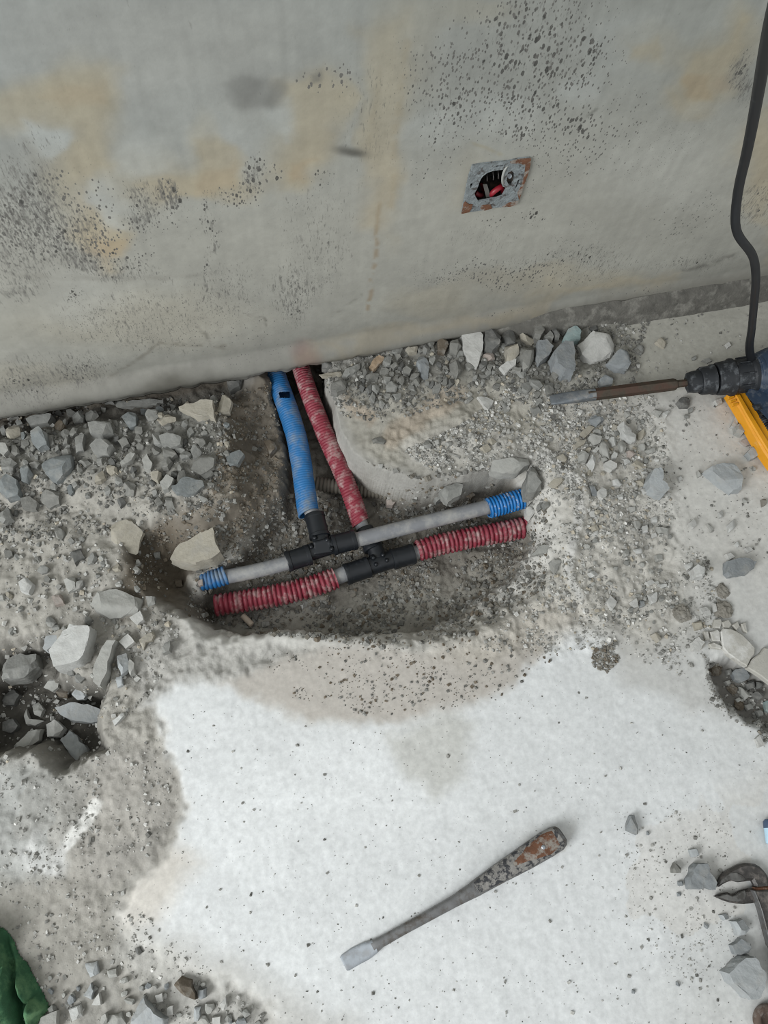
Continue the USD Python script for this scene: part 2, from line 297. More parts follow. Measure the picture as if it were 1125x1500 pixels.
# ------------------------------------------------------------------ the wall with its mould, stains and flared foot
OUTLET = dict(x0=0.333, x1=0.403, z0=0.306, z1=0.379)
WX = axis(-2.6, -0.45, 1.0, 3.0, 0.0025)
WZ = np.concatenate([np.linspace(2.5, 0.82, 12)[:-1], np.arange(0.82, 0.0, -0.0025), [0.0]])
WX = np.sort(np.concatenate([WX[(np.abs(WX - OUTLET['x0']) > .0015) & (np.abs(WX - OUTLET['x1']) > .0015)], [OUTLET['x0'], OUTLET['x1']]]))
WZ = np.sort(np.concatenate([WZ[(np.abs(WZ - OUTLET['z0']) > .0015) & (np.abs(WZ - OUTLET['z1']) > .0015)], [OUTLET['z0'], OUTLET['z1']]]))[::-1]
wx, wz = np.meshgrid(WX, WZ)
Q = np.stack([wx, np.zeros_like(wx), wz], -1)
U2, V2 = project(Q)
q1, q2 = fbm(Q * 16, 4, 3) - 0.5, fbm(Q * 16, 4, 8) - 0.5
def blob(u, v, ru, rv, rot=0, soft=0.6, warp=26):
    """soft patch on the wall, in picture units around (u, v)"""
    x, y = U2 + q1 * 2 * warp - u, V2 + q2 * 2 * warp - v; c_, s_ = math.cos(rot), math.sin(rot)
    r = np.hypot((x * c_ + y * s_) / ru, (-x * s_ + y * c_) / rv); return 1 - smooth(1 - soft, 1 + soft, r)
WT = np.ones(wx.shape + (3,)) * col(.345, .35, .325)
def wpaint(c_, m_):
    global WT
    WT = lerp(WT, col(*c_), np.clip(m_, 0, 1)[..., None])
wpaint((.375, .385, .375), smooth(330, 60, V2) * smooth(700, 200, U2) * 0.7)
wpaint((.36, .345, .305), blob(250, 60, 200, 90) * 0.3)
for u, v, ru, rv, k in ((60, 150, 70, 26, .7), (125, 140, 45, 50, .9), (110, 215, 55, 60, .6), (125, 260, 40, 60, .55), (145, 350, 38, 36, 1.0), (95, 270, 40, 30, .4), (210, 260, 60, 35, .7), (300, 215, 24, 40, .9), (305, 265, 50, 24, .9),
                        (345, 270, 40, 20, .6), (430, 230, 50, 40, .7), (470, 150, 40, 60, .6), (440, 255, 22, 20, .9), (500, 145, 10, 30, .6), (560, 190, 22, 130, .55), (535, 170, 14, 80, .6), (600, 60, 40, 90, .4),
                        (700, 20, 60, 25, .4), (690, 260, 30, 40, .3), (1045, 95, 40, 42, 1.0), (1085, 40, 26, 40, .8), (960, 75, 50, 26, .5), (1010, 150, 30, 22, .5), (1110, 240, 30, 70, .7), (820, 410, 130, 24, .5), (640, 440, 60, 22, .4), (200, 470, 160, 40, .3), (60, 560, 90, 20, .3)):
    wpaint((.395, .355, .265), blob(u, v, ru, rv) * k * 0.75)
for u, v, ru, rv, k in ((125, 145, 24, 12, .7), (150, 368, 30, 12, .9), (440, 252, 16, 10, .8), (312, 262, 26, 10, .6), (1040, 118, 28, 12, .7)):
    wpaint((.39, .305, .215), blob(u, v, ru, rv, warp=14) * k * 0.55)
for u, v, ru, rv, k in ((40, 195, 26, 14, .6), (90, 195, 26, 16, .6), (205, 240, 40, 30, .6), (150, 295, 30, 30, .6), (740, 165, 60, 40, .5), (640, 190, 50, 30, .4), (330, 210, 60, 40, .4), (850, 120, 30, 20, .6), (920, 70, 60, 40, .35), (120, 440, 60, 30, .4), (960, 250, 90, 50, .35)):
    wpaint((.44, .455, .44), blob(u, v, ru, rv) * k)
for u, v, ru, rv, k in ((375, 135, 34, 16, .8), (460, 110, 30, 16, .7), (395, 120, 60, 30, .4), (60, 235, 60, 26, .4), (310, 80, 40, 20, .2), (1085, 118, 16, 40, .5), (640, 90, 80, 40, .25), (60, 560, 60, 40, .35), (700, 410, 120, 22, .3), (60, 390, 130, 40, .3)):
    wpaint((.20, .20, .19), blob(u, v, ru, rv) * k * (.28 if (u, v) in ((375, 135), (460, 110)) else .55))
wpaint((.115, .112, .10), blob(515, 222, 26, 6, 0.15, 0.8, 6) * 0.9)
def wline(pts, wdt, c_, k):
    ls = LineString(pts); dd = shapely.distance(shapely.points(U2 + q1 * 14, V2 + q2 * 14), ls); wpaint(c_, (1 - smooth(0, wdt * 1.15, dd)) * k * 0.62 * smooth(.28, .6, fbm(Q * 75, 3, 66)))
wline([(556, 300), (552, 350), (546, 400), (540, 460)], 5, (.24, .165, .085), 0.9)
wline([(598, 60), (588, 120), (580, 190), (572, 300)], 9, (.30, .25, .17), 0.7)
wline([(555, 100), (546, 160), (540, 220)], 6, (.28, .25, .19), 0.6)
wline([(530, 150), (522, 190), (516, 215)], 5, (.29, .26, .20), 0.6)
wline([(624, 60), (621, 95)], 4, (.2, .19, .17), 0.6)
wline([(0, 405), (100, 410), (190, 408), (310, 405)], 5, (.20, .195, .175), 0.45)
wline([(690, 210), (735, 225)], 4, (.3, .26, .16), 0.6)
wline([(155, 560), (215, 520), (235, 500), (330, 508)], 4, (.13, .115, .09), 0.7)
wline([(365, 463), (385, 466), (388, 478)], 3.5, (.10, .095, .08), 0.9)
wline([(290, 480), (303, 488), (308, 505)], 3.5, (.10, .095, .08), 0.8)
wline([(1000, 395), (1040, 385), (1078, 372)], 5, (.09, .088, .08), 0.8)
wline([(840, 180), (862, 168), (880, 150)], 3, (.08, .08, .07), 0.8)
wline([(485, 460), (510, 445), (530, 430)], 3, (.12, .115, .1), 0.6)
wpaint((.335, .335, .312), smooth(0.062, 0.05, wz + q1 * .01) * smooth(0.60, 0.35, wx) * 0.7)          # pale plaster foot
wpaint((.33, .24, .215), blob(447, 518, 18, 16, 0, .7, 8) * 0.8)
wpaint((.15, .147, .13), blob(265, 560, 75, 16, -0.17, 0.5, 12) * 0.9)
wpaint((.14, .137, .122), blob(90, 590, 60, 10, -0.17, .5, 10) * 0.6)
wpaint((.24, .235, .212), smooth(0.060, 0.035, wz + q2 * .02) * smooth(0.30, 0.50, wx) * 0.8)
# mould: r = colony dots, g = fine grey film
MR = np.zeros(wx.shape); MG = np.zeros(wx.shape)
for u, v, ru, rv, k in ((40, 310, 60, 70, .85), (90, 340, 70, 60, .75), (150, 385, 70, 22, .8), (55, 380, 70, 30, .7), (205, 310, 24, 40, .8), (250, 290, 22, 20, 1.1), (370, 255, 16, 26, 1.1), (345, 285, 18, 16, .9), (400, 250, 14, 14, 1.), (255, 320, 50, 30, .5), (310, 320, 8, 40, .8),
                        (310, 400, 8, 26, .8), (330, 440, 40, 30, .6), (430, 440, 18, 40, .8), (460, 400, 30, 50, .55), (180, 470, 70, 50, .5), (240, 500, 60, 20, .6), (120, 545, 30, 14, .9), (30, 570, 40, 14, .8), (105, 430, 10, 10, 1.),
                        (785, 90, 90, 90, .86), (745, 60, 50, 60, .7), (830, 80, 60, 60, .72), (800, 140, 60, 50, .8), (850, 180, 30, 26, .85), (775, 30, 60, 30, .7), (870, 65, 26, 12, .95), (665, 160, 24, 40, .75), (690, 120, 50, 70, .5), (600, 130, 20, 40, .5), (760, 190, 18, 20, .8), (640, 210, 30, 30, .6),
                        (600, 250, 40, 40, .5), (470, 265, 26, 40, .6), (720, 330, 30, 14, .6), (785, 325, 24, 14, .85), (830, 370, 60, 22, .75), (880, 400, 60, 20, .7), (780, 385, 60, 20, .6), (740, 410, 50, 20, .65), (1085, 110, 14, 36, .95), (1110, 290, 16, 20, .8), (1105, 310, 26, 16, .8), (1000, 375, 40, 12, .7), (860, 335, 20, 12, .8), (960, 350, 70, 30, .45), (820, 300, 40, 60, .4), (920, 130, 30, 20, .5), (850, 420, 120, 16, .6), (580, 350, 60, 50, .3), (700, 440, 90, 20, .45), (610, 380, 14, 8, .7), (560, 240, 14, 20, .5), (800, 250, 40, 40, .4), (1115, 30, 14, 20, .5)):
    MR = np.maximum(MR, blob(u, v, ru, rv, warp=18) * k)
    MG = np.maximum(MG, blob(u, v, ru * 1.5, rv * 1.4) * k * 0.75)
for u, v, ru, rv, k in ((60, 330, 130, 90, .9), (470, 110, 50, 30, .8), (700, 120, 120, 90, .6), (900, 200, 160, 90, .55), (720, 400, 130, 30, .9), (260, 470, 200, 60, .6), (1000, 300, 100, 80, .5)):
    MG = np.maximum(MG, blob(u, v, ru, rv) * k)
MB = np.zeros(wx.shape)
for u, v, ru, rv, k in ((40, 310, 70, 80, 1.0), (95, 345, 60, 60, .9), (20, 400, 60, 40, .8), (105, 385, 50, 26, 1.0), (150, 400, 90, 14, .8), (205, 305, 26, 40, .9), (250, 288, 24, 22, 1.1), (60, 225, 50, 40, .5), (365, 258, 20, 24, .8), (330, 285, 30, 20, .6), (310, 345, 12, 60, .7), (200, 470, 120, 60, .55), (330, 430, 60, 50, .6), (430, 430, 30, 50, .8), (460, 330, 60, 60, .5),
                        (460, 375, 50, 60, .55), (120, 545, 60, 24, .8), (40, 560, 60, 40, .7), (700, 350, 60, 20, .5), (780, 60, 110, 110, .45), (840, 380, 120, 26, .6), (1085, 115, 20, 50, .8), (1105, 300, 30, 50, .7), (540, 170, 50, 100, .45), (640, 150, 60, 90, .4), (1000, 380, 90, 16, .6)):
    MB = np.maximum(MB, blob(u, v, ru, rv, warp=22) * k)
def wpoly(pts, c_, k, soft=18, warp=30):
    pol = Polygon(pts); U_, V_ = U2 + q1 * 2 * warp, V2 + q2 * 2 * warp; shapely.prepare(pol); x0, y0, x1, y1 = pol.bounds
    near = (U_ > x0 - 60) & (U_ < x1 + 60) & (V_ > y0 - 60) & (V_ < y1 + 60); o_ = np.zeros(wx.shape)
    d_ = shapely.distance(shapely.points(U_[near], V_[near]), pol.boundary); o_[near] = smooth(-soft, soft, np.where(shapely.contains_xy(pol, U_[near], V_[near]), d_, -d_)); wpaint(c_, o_ * k)
YEL, OCH = (.40, .36, .275), (.385, .32, .225)
wpoly([(-20, 145), (60, 132), (110, 108), (160, 88), (182, 98), (168, 140), (152, 175), (142, 215), (118, 262), (98, 215), (95, 190), (60, 182), (20, 205), (-20, 205)], YEL, .75)
wpoly([(60, 150), (120, 125), (165, 115), (150, 150), (90, 165)], OCH, .5, 10)
wpoly([(105, 215), (145, 230), (168, 262), (135, 285), (150, 300), (185, 345), (172, 385), (140, 388), (108, 345), (115, 312), (128, 280)], YEL, .8)
wpoly([(130, 345), (180, 350), (170, 385), (142, 388)], OCH, .7, 8)
wpoly([(205, 278), (240, 266), (285, 250), (283, 198), (320, 194), (342, 215), (345, 270), (300, 287), (215, 288)], YEL, .8, 10)
wpoly([(290, 250), (335, 240), (345, 268), (300, 284)], OCH, .5, 10)
wpoly([(400, 120), (470, 88), (500, 120), (507, 152), (490, 182), (470, 240), (440, 258), (395, 245), (430, 200), (440, 165), (412, 135)], YEL, .75)
wpoly([(430, 235), (460, 230), (450, 258), (430, 262)], OCH, .6, 8)
wpoly([(520, 40), (600, 20), (600, 120), (590, 200), (560, 330), (530, 340), (535, 200)], YEL, .6, 20)
wpoly([(1015, 70), (1065, 60), (1085, 10), (1100, 20), (1070, 85), (1040, 130), (1012, 132)], YEL, .9, 9)
wpoly([(1018, 108), (1045, 105), (1040, 130), (1015, 132)], OCH, .7, 6)
wpoly([(925, 72), (970, 60), (965, 88), (920, 90)], YEL, .7, 8)
wpoly([(990, 140), (1030, 128), (1000, 165)], YEL, .5, 8)
wpoly([(1095, 170), (1130, 160), (1130, 380), (1105, 300)], YEL, .6, 14)
wpoly([(430, 520), (560, 488), (850, 420), (1000, 395), (1000, 408), (840, 440), (560, 505)], YEL, .5, 8)
wpoly([(30, 185), (65, 190), (95, 188), (98, 215), (80, 240), (55, 225)], (.43, .445, .43), .8, 10)
wpoly([(135, 280), (160, 285), (180, 330), (150, 330)], (.43, .445, .43), .7, 10)
wpoly([(405, 150), (430, 150), (438, 180), (420, 200), (395, 190)], (.42, .43, .41), .7, 10)
wpoly([(330, 130), (360, 118), (385, 120), (395, 140), (370, 150)], (.20, .198, .185), .65, 12)
wpoly([(392, 120), (410, 112), (425, 140), (415, 158), (398, 148)], (.19, .188, .175), .6, 8)
wpoly([(450, 100), (465, 92), (470, 115), (455, 120)], (.18, .178, .165), .6, 6)
wpoly([(845, 115), (870, 100), (880, 120), (850, 130)], (.43, .44, .42), .7, 6)
streak = fbm(np.stack([wx * 120, wx * 0, wz * 9], -1), 4, 71) - .5; mottle = fbm(Q * 38, 4, 72) - .5
WT *= (1 + (fbm(Q * 9, 5, 55) - 0.5) * 0.22 + streak * .16 + mottle * .16)[..., None]
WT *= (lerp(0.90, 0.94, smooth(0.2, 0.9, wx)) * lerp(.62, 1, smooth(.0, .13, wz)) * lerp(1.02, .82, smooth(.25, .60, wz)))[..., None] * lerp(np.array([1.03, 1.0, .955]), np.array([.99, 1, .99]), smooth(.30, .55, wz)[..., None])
# relief: flared foot, scraped patches, damage
wy = -(fbm(Q * 5, 3, 12) - 0.5) * 0.003 - (fbm(Q * 60, 3, 14) - 0.5) * 0.0006
foot = smooth(0.062, 0.022, wz + 0.01 * (fbm(Q * 10, 2, 2) - .5)) * (0.016 - 0.006 * smooth(0.0, 0.5, wx)); wy = wy - foot
lip = smooth(0.02, 0.0, wz) * 0.006; wy = wy + lip
wz2 = wz + smooth(0.03, 0.0, wz) * ((fbm(np.stack([wx * 60, wx * 0, wx * 0], -1), 3, 4) - 0.35) * 0.016) * smooth(0.45, 0.2, wx)
keep_flat = smooth(0.075, 0.06, np.maximum(np.abs(wx - .368), np.abs(wz - .3425))); wy = lerp(wy, -0.0005, keep_flat)
WV = np.stack([wx, wy, wz2], -1)
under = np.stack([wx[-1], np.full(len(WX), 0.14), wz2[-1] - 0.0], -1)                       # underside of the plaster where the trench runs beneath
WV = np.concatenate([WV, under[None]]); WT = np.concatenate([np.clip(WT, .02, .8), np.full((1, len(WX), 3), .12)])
MOULD = np.concatenate([np.stack([MR, MG, MB], -1), np.zeros((1, len(WX), 3))])
wi = np.arange(WV.shape[0] * len(WX)).reshape(WV.shape[:2])
a, b, c, d = wi[:-1, :-1].ravel(), wi[:-1, 1:].ravel(), wi[1:, 1:].ravel(), wi[1:, :-1].ravel()
WF = np.concatenate([np.stack([a, d, c], 1), np.stack([a, c, b], 1)])
WVf = WV.reshape(-1, 3); cc = WVf[WF].mean(1)
hole = (cc[:, 0] > OUTLET['x0']) & (cc[:, 0] < OUTLET['x1']) & (cc[:, 2] > OUTLET['z0']) & (cc[:, 2] < OUTLET['z1'])
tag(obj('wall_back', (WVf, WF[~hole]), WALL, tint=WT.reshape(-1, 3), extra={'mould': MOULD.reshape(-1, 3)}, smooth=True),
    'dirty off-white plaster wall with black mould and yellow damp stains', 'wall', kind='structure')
# grey mortar fillet along the foot of the wall, right of the pipes
fx = np.arange(0.40, 3.0, 0.006); prof = [(0.0, 0.040), (-0.012, 0.034), (-0.020, 0.018), (-0.023, 0.006), (-0.030, -0.004), (0.02, -0.006)]
fv = []
for i, x in enumerate(fx):
    k = float(smooth(0.40, 0.55, x))
    for j, (py, pz) in enumerate(prof):
        n_ = fbm(np.array([x * 40, j * 1.7, 0.3]), 3, 15) - .5
        fv.append((x, py * (0.35 + .65 * k) - 0.006 + n_ * 0.008, pz * (0.4 + .6 * k) + n_ * 0.006 * (j < 5)))
nf = len(prof); ff = [(i * nf + j, i * nf + j + 1, (i + 1) * nf + j + 1, (i + 1) * nf + j) for i in range(len(fx) - 1) for j in range(nf - 1)]
tag(obj('trim_1', (fv, ff), MORTAR, smooth=50), 'rough dark grey mortar strip along the foot of the wall', 'mortar strip', kind='structure')

# ------------------------------------------------------------------ tubes and lathed shapes
def spline(pts, n):
    pts = np.array(pts, float); t = np.concatenate([[0], np.cumsum(np.linalg.norm(np.diff(pts, axis=0), axis=1))])
    if len(pts) == 2: f = lambda s: pts[0] + (pts[1] - pts[0]) * (np.asarray(s) / t[-1])[:, None]
    else: f = CubicSpline(t, pts)
    return f(np.linspace(0, t[-1], n)), t[-1]
def frames(p):
    tang = np.gradient(p, axis=0); tang /= np.linalg.norm(tang, axis=1, keepdims=True)
    n_ = np.cross(tang[0], [0, 0, 1.0]); n_ = n_ if np.linalg.norm(n_) > 1e-3 else np.array([1.0, 0, 0]); n_ /= np.linalg.norm(n_)
    N_ = []
    for t_ in tang:
        n_ = n_ - t_ * (n_ @ t_); n_ /= np.linalg.norm(n_); N_.append(n_)
    N_ = np.array(N_); return tang, N_, np.cross(tang, N_)
def sweep(p, r, sides=24, closed_ends=True, shift=None, squash=None):
    """surface round the line p with radius r per point; shift(angle, k) moves a ring's points along the line"""
    tang, n_, b_ = frames(p); r = np.broadcast_to(r, len(p)); th = np.arange(sides) / sides * 2 * np.pi
    v = p[:, None] + (n_[:, None] * np.cos(th)[None, :, None] + b_[:, None] * np.sin(th)[None, :, None] * (1 if squash is None else np.asarray(squash)[:, None, None] if np.ndim(squash) else squash)) * r[:, None, None]
    if shift is not None: v = v + tang[:, None] * shift(th)[..., None]
    m_ = len(p); v = v.reshape(-1, 3); k = np.arange(sides); k2 = (k + 1) % sides
    f = np.concatenate([np.stack([i * sides + k, i * sides + k2, (i + 1) * sides + k2, (i + 1) * sides + k], 1) for i in range(m_ - 1)])
    f = np.concatenate([f[:, [0, 1, 2]], f[:, [0, 2, 3]]])
    if closed_ends:
        v = np.vstack([v, p[0], p[-1]]); f = np.vstack([f, np.stack([np.full(sides, len(v) - 2), k2, k], 1), np.stack([np.full(sides, len(v) - 1), (m_ - 1) * sides + k, (m_ - 1) * sides + k2], 1)])
    return trimesh.Trimesh(v, f, process=False)
def corrugated(pts, R0, pitch, amp, sides=28, seed=0, slot=None, slant=0.0, per=9, crush=0.0):
    n_ = int(np.linalg.norm(np.diff(np.array(pts), axis=0), axis=1).sum() / pitch * per); p, L = spline(pts, n_)
    s = np.linspace(0, L, n_); ph = s / pitch + 0.25 * (fbm(np.stack([s * 90, s * 0, s * 0], -1), 2, seed) - .5)
    r_out = R0 - amp * (1 - np.abs(np.sin(np.pi * ph)) ** 0.7)
    tilt = slant * smooth(0.75 * L, L, s)
    ro = sweep(p, r_out, sides, False); ri = sweep(p, np.full(n_, R0 - amp - 0.0012), sides, False)
    def wob(mesh_):
        v = np.array(mesh_.vertices); ctr = np.repeat(p, sides, 0); dirv = v - ctr
        v = ctr + dirv * (1 + crush * (fbm(v * 45, 3, seed) - .5)[:, None]); tang, n2, b2 = frames(p)
        th = np.tile(np.arange(sides) / sides * 2 * np.pi, n_); return v + np.repeat(tang, sides, 0) * (np.cos(th) * np.repeat(tilt, sides))[:, None]
    vo, vi = wob(ro), wob(ri); nv = len(vo); f = np.vstack([ro.faces, ri.faces[:, ::-1] + nv])
    k = np.arange(sides); k2 = (k + 1) % sides; e = (n_ - 1) * sides
    cap = np.vstack([np.stack([k, nv + k, nv + k2], 1), np.stack([k, nv + k2, k2], 1), np.stack([e + k, e + k2, nv + e + k2], 1), np.stack([e + k, nv + e + k2, nv + e + k], 1)])
    v = np.vstack([vo, vi]); f = np.vstack([f, cap])
    if slot is not None:
        cen = v[f].mean(1); uu, vv = project(cen); x0, y0, x1, y1 = slot
        top = cen[:, 2] > np.interp(cen[:, 1], np.sort(p[:, 1]), p[np.argsort(p[:, 1]), 2])
        f = f[~((uu > x0) & (uu < x1) & (vv > y0) & (vv < y1) & top)]
    return (v, f)
def lathe(p0, p1, prof, sides=28):
    """prof: (distance from p0 along the line to p1, radius)"""
    p0 = np.array(p0, float); d_ = np.array(p1, float) - p0; d_ /= np.linalg.norm(d_)
    x = np.cross(d_, [0, 0, 1.0]); x = x / np.linalg.norm(x) if np.linalg.norm(x) > 1e-6 else np.array([1.0, 0, 0]); y = np.cross(d_, x)
    th = np.arange(sides) / sides * 2 * np.pi; ring = np.cos(th)[:, None] * x + np.sin(th)[:, None] * y
    v = np.concatenate([p0 + d_ * s + ring * r for s, r in prof] + [[p0 + d_ * prof[0][0]], [p0 + d_ * prof[-1][0]]]); k = np.arange(sides); k2 = (k + 1) % sides; m_ = len(prof)
    f = np.concatenate([np.concatenate([np.stack([i * sides + k, i * sides + k2, (i + 1) * sides + k2], 1), np.stack([i * sides + k, (i + 1) * sides + k2, (i + 1) * sides + k], 1)]) for i in range(m_ - 1)]
                       + [np.stack([np.full(sides, m_ * sides), k2, k], 1), np.stack([np.full(sides, m_ * sides + 1), (m_ - 1) * sides + k, (m_ - 1) * sides + k2], 1)])
    return trimesh.Trimesh(v, f, process=False)
def hull(spheres):
    return manifold3d.Manifold.batch_hull([manifold3d.Manifold.sphere(r, 20).translate(list(map(float, p))) for p, r in spheres])
def loft(rings):
    """closed rings of equal count, capped by fans"""
    n_ = len(rings[0]); v = np.concatenate([np.array(r_, float) for r_ in rings] + [[np.mean(rings[0], 0)], [np.mean(rings[-1], 0)]]); k = np.arange(n_); k2 = (k + 1) % n_; m_ = len(rings)
    f = np.concatenate([np.concatenate([np.stack([i * n_ + k, i * n_ + k2, (i + 1) * n_ + k2], 1), np.stack([i * n_ + k, (i + 1) * n_ + k2, (i + 1) * n_ + k], 1)]) for i in range(m_ - 1)]
                       + [np.stack([np.full(n_, m_ * n_), k2, k], 1), np.stack([np.full(n_, m_ * n_ + 1), (m_ - 1) * n_ + k, (m_ - 1) * n_ + k2], 1)])
    t_ = trimesh.Trimesh(v, f, process=False)
    if t_.volume < 0: t_.invert()
    return t_
def cat(*ms):
    vs, fs, n_ = [], [], 0
    for m_ in ms:
        v, f, _ = meshkit.arrays(m_); vs.append(v); fs.append(f + n_); n_ += len(v)
    return (np.vstack(vs), np.vstack(fs))
def plate(px, z0, z1, place=at, bevel=0.0012, inset=None):
    """an outline in picture units built as a bevelled plate between heights z0 and z1 on the ground"""
    g = np.array([at(u, v, (z0 + z1) / 2)[:2] for u, v in px]); pol = Polygon(g)
    if not pol.exterior.is_ccw: g = g[::-1]
    c_ = g.mean(0); s = lambda k: c_ + (g - c_) * k
    w_ = np.linalg.norm(g - c_, axis=1).mean(); k = 1 - bevel / w_
    ring = lambda q, z: np.column_stack([q, np.full(len(q), z)])
    def ins(dist):
        e = np.roll(g, -1, 0) - g; nrm = np.stack([-e[:, 1], e[:, 0]], 1); nrm /= np.linalg.norm(nrm, axis=1, keepdims=True) + 1e-12
        vn = nrm + np.roll(nrm, 1, 0); vn /= np.linalg.norm(vn, axis=1, keepdims=True) + 1e-12; return g + vn * dist
    gi = ins(bevel)
    side = loft([ring(gi, z0), ring(g, z0 + bevel), ring(g, z1 - bevel), ring(gi, z1)])
    n_ = len(g); keep = np.ones(len(side.faces), bool); keep[-2 * n_:] = False
    try:
        tv, tf = trimesh.creation.triangulate_polygon(Polygon(gi).buffer(0), engine='earcut')
        top = trimesh.Trimesh(np.column_stack([tv, np.full(len(tv), z1)]), tf, process=False); top = top if top.face_normals[:, 2].mean() > 0 else trimesh.Trimesh(top.vertices, top.faces[:, ::-1], process=False)
        bot = trimesh.Trimesh(np.column_stack([tv, np.full(len(tv), z0)]), top.faces[:, ::-1], process=False)
        sf = trimesh.Trimesh(side.vertices, side.faces[keep], process=False)
        return cat(sf, top, bot)
    except Exception: return side

# ------------------------------------------------------------------ pipes in the trench
DUST = (.42, .385, .35)
BLUE = plain('blue_conduit', (.016, .135, .345), 0.6, 0.15, 40, second=(.155, .20, .25), second_scale=38, second_at=(0.47, 0.70))
RED = plain('red_conduit', (.215, .026, .042), 0.6, 0.18, 60, second=(.36, .24, .23), second_scale=70, second_at=(0.48, 0.66))
BLUE2 = plain('blue_conduit_dusty', (.012, .155, .42), 0.5, 0.15, 60, second=(.42, .42, .43), second_scale=120, second_at=(0.55, 0.66))
GREYP = plain('grey_pipe', (.20, .205, .215), 0.55, 0.12, 50, second=(.32, .315, .30), second_scale=40, second_at=(0.45, 0.65))
BLACK = plain('black_fitting', (.010, .012, .015), 0.42, 0.3, 60, second=(.06, .064, .07), second_scale=60, second_at=(0.60, 0.78))
OLDC = plain('dusty_conduit', (.15, .135, .11), 0.9, 0.2, 60)
def PT(u, v, z): return at(u, v, z)

blue = thing('blue_sleeved_water_pipe', 'grey water pipe in blue corrugated sleeves joined by a black tee in the trench', 'water pipe', PT(470, 803, -0.058))
cz = -0.058
obj('sleeve', corrugated([PT(398, 520, -0.050), PT(404, 548, -0.046), PT(418, 590, -0.042), PT(434, 640, -0.044), PT(443, 690, -0.05), PT(452, 752, -0.056)], 0.0168, 0.0040, 0.0005, seed=1, slot=(409, 574, 425, 583), slant=0.004, crush=0.10, per=7), BLUE, blue, smooth=60, label='long blue sleeve coming out from under the wall')
obj('sleeve', corrugated([PT(294, 851, cz), PT(312, 848, cz), PT(331, 842, cz)], 0.0150, 0.0056, 0.0026, seed=2, crush=0.1), BLUE, blue, smooth=60, label='short blue sleeve at the left end')
obj('sleeve', corrugated([PT(714, 745, cz), PT(742, 737, cz), PT(768, 730, cz)], 0.0170, 0.0056, 0.0032, seed=3, crush=0.08), BLUE2, blue, smooth=60, label='short blue sleeve at the right end')
obj('pipe', sweep(spline([PT(448, 735, -0.055), PT(462, 760, cz)], 6)[0], 0.0115), GREYP, blue, smooth=50)
obj('pipe', sweep(spline([PT(318, 847, cz), PT(380, 835, cz), PT(432, 821, cz)], 14)[0], 0.0112), GREYP, blue, smooth=50)
obj('pipe', sweep(spline([PT(510, 794, cz), PT(600, 771, cz), PT(680, 751, cz), PT(750, 734, cz)], 24)[0], 0.0118), GREYP, blue, smooth=50)
def collar(p0, p1, r0=0.0155, rim=0.0165):
    L = np.linalg.norm(np.array(p1) - p0)
    return lathe(p0, p1, [(0, 0.0118), (0, r0 + .0002), (0.0015, rim), (0.006, rim), (0.007, r0), (L - 0.007, r0), (L - 0.006, rim), (L - 0.001, rim), (L, r0 - .002)])
tee = obj('tee_fitting', cat(lathe(PT(446, 812, cz), PT(492, 797, cz), [(0, .010), (0, .0135), (.048, .0135), (.048, .010)]), lathe(PT(474, 806, cz), PT(464, 768, cz), [(0, .010), (0, .0135), (.04, .0135), (.04, .010)]),
                             hull([(PT(462, 796, cz + .012), .004), (PT(480, 792, cz + .012), .004), (PT(484, 806, cz + .008), .004), (PT(462, 810, cz + .008), .004)])), BLACK, blue, smooth=40)
obj('collar', collar(PT(420, 823, cz), PT(455, 812, cz)), BLACK, tee, smooth=40)
obj('collar', collar(PT(521, 790, cz), PT(486, 799, cz)), BLACK, tee, smooth=40)
obj('collar', collar(PT(460, 754, cz), PT(469, 788, cz)), BLACK, tee, smooth=40)
for (u, v) in ((460, 787), (478, 790), (485, 803), (455, 800)): obj('lug', hull([(PT(u, v, cz + .009), .0042), (PT(u + 1, v + 1, cz + .015), .0030)]), BLACK, tee, smooth=40)

red = thing('red_sleeved_water_pipe', 'grey water pipe in red corrugated sleeves joined by a black tee in the trench', 'water pipe', PT(557, 822, -0.08))
rz = -0.080
obj('sleeve', corrugated([PT(434, 508, -0.046), PT(440, 535, -0.042), PT(454, 580, -0.040), PT(474, 630, -0.044), PT(500, 690, -0.056), PT(528, 766, -0.076)], 0.0148, 0.0046, 0.0013, seed=4, slant=0.004, crush=0.12), RED, red, smooth=60, label='long red sleeve coming out from under the wall')
obj('sleeve', corrugated([PT(314, 887, rz), PT(360, 880, rz), PT(430, 866, rz), PT(491, 847, rz)], 0.0176, 0.0074, 0.0042, seed=5, crush=0.16), RED, red, smooth=60, label='red sleeve on the left half of the run')
obj('sleeve', corrugated([PT(611, 807, rz), PT(660, 794, rz), PT(720, 782, rz), PT(783, 769, rz)], 0.0176, 0.0074, 0.0042, seed=6, crush=0.12), RED, red, smooth=60, label='red sleeve on the right half of the run')
obj('pipe', sweep(spline([PT(522, 750, -0.073), PT(536, 785, rz)], 6)[0], 0.0108), GREYP, red, smooth=50)
obj('pipe', sweep(spline([PT(478, 851, rz), PT(512, 838, rz)], 6)[0], 0.0125), GREYP, red, smooth=50)
obj('pipe', sweep(spline([PT(598, 813, rz), PT(630, 803, rz)], 6)[0], 0.0112), GREYP, red, smooth=50)
tee2 = obj('tee_fitting', cat(lathe(PT(535, 832, rz), PT(578, 818, rz), [(0, .010), (0, .0145), (.048, .0145), (.048, .010)]), lathe(PT(557, 824, rz), PT(544, 790, rz), [(0, .010), (0, .0132), (.04, .0132), (.04, .010)])), BLACK, red, smooth=40)
obj('collar', collar(PT(506, 842, rz), PT(541, 830, rz), .0165, .0172), BLACK, tee2, smooth=40)
obj('collar', collar(PT(606, 811, rz), PT(574, 820, rz), .0160, .0168), BLACK, tee2, smooth=40)
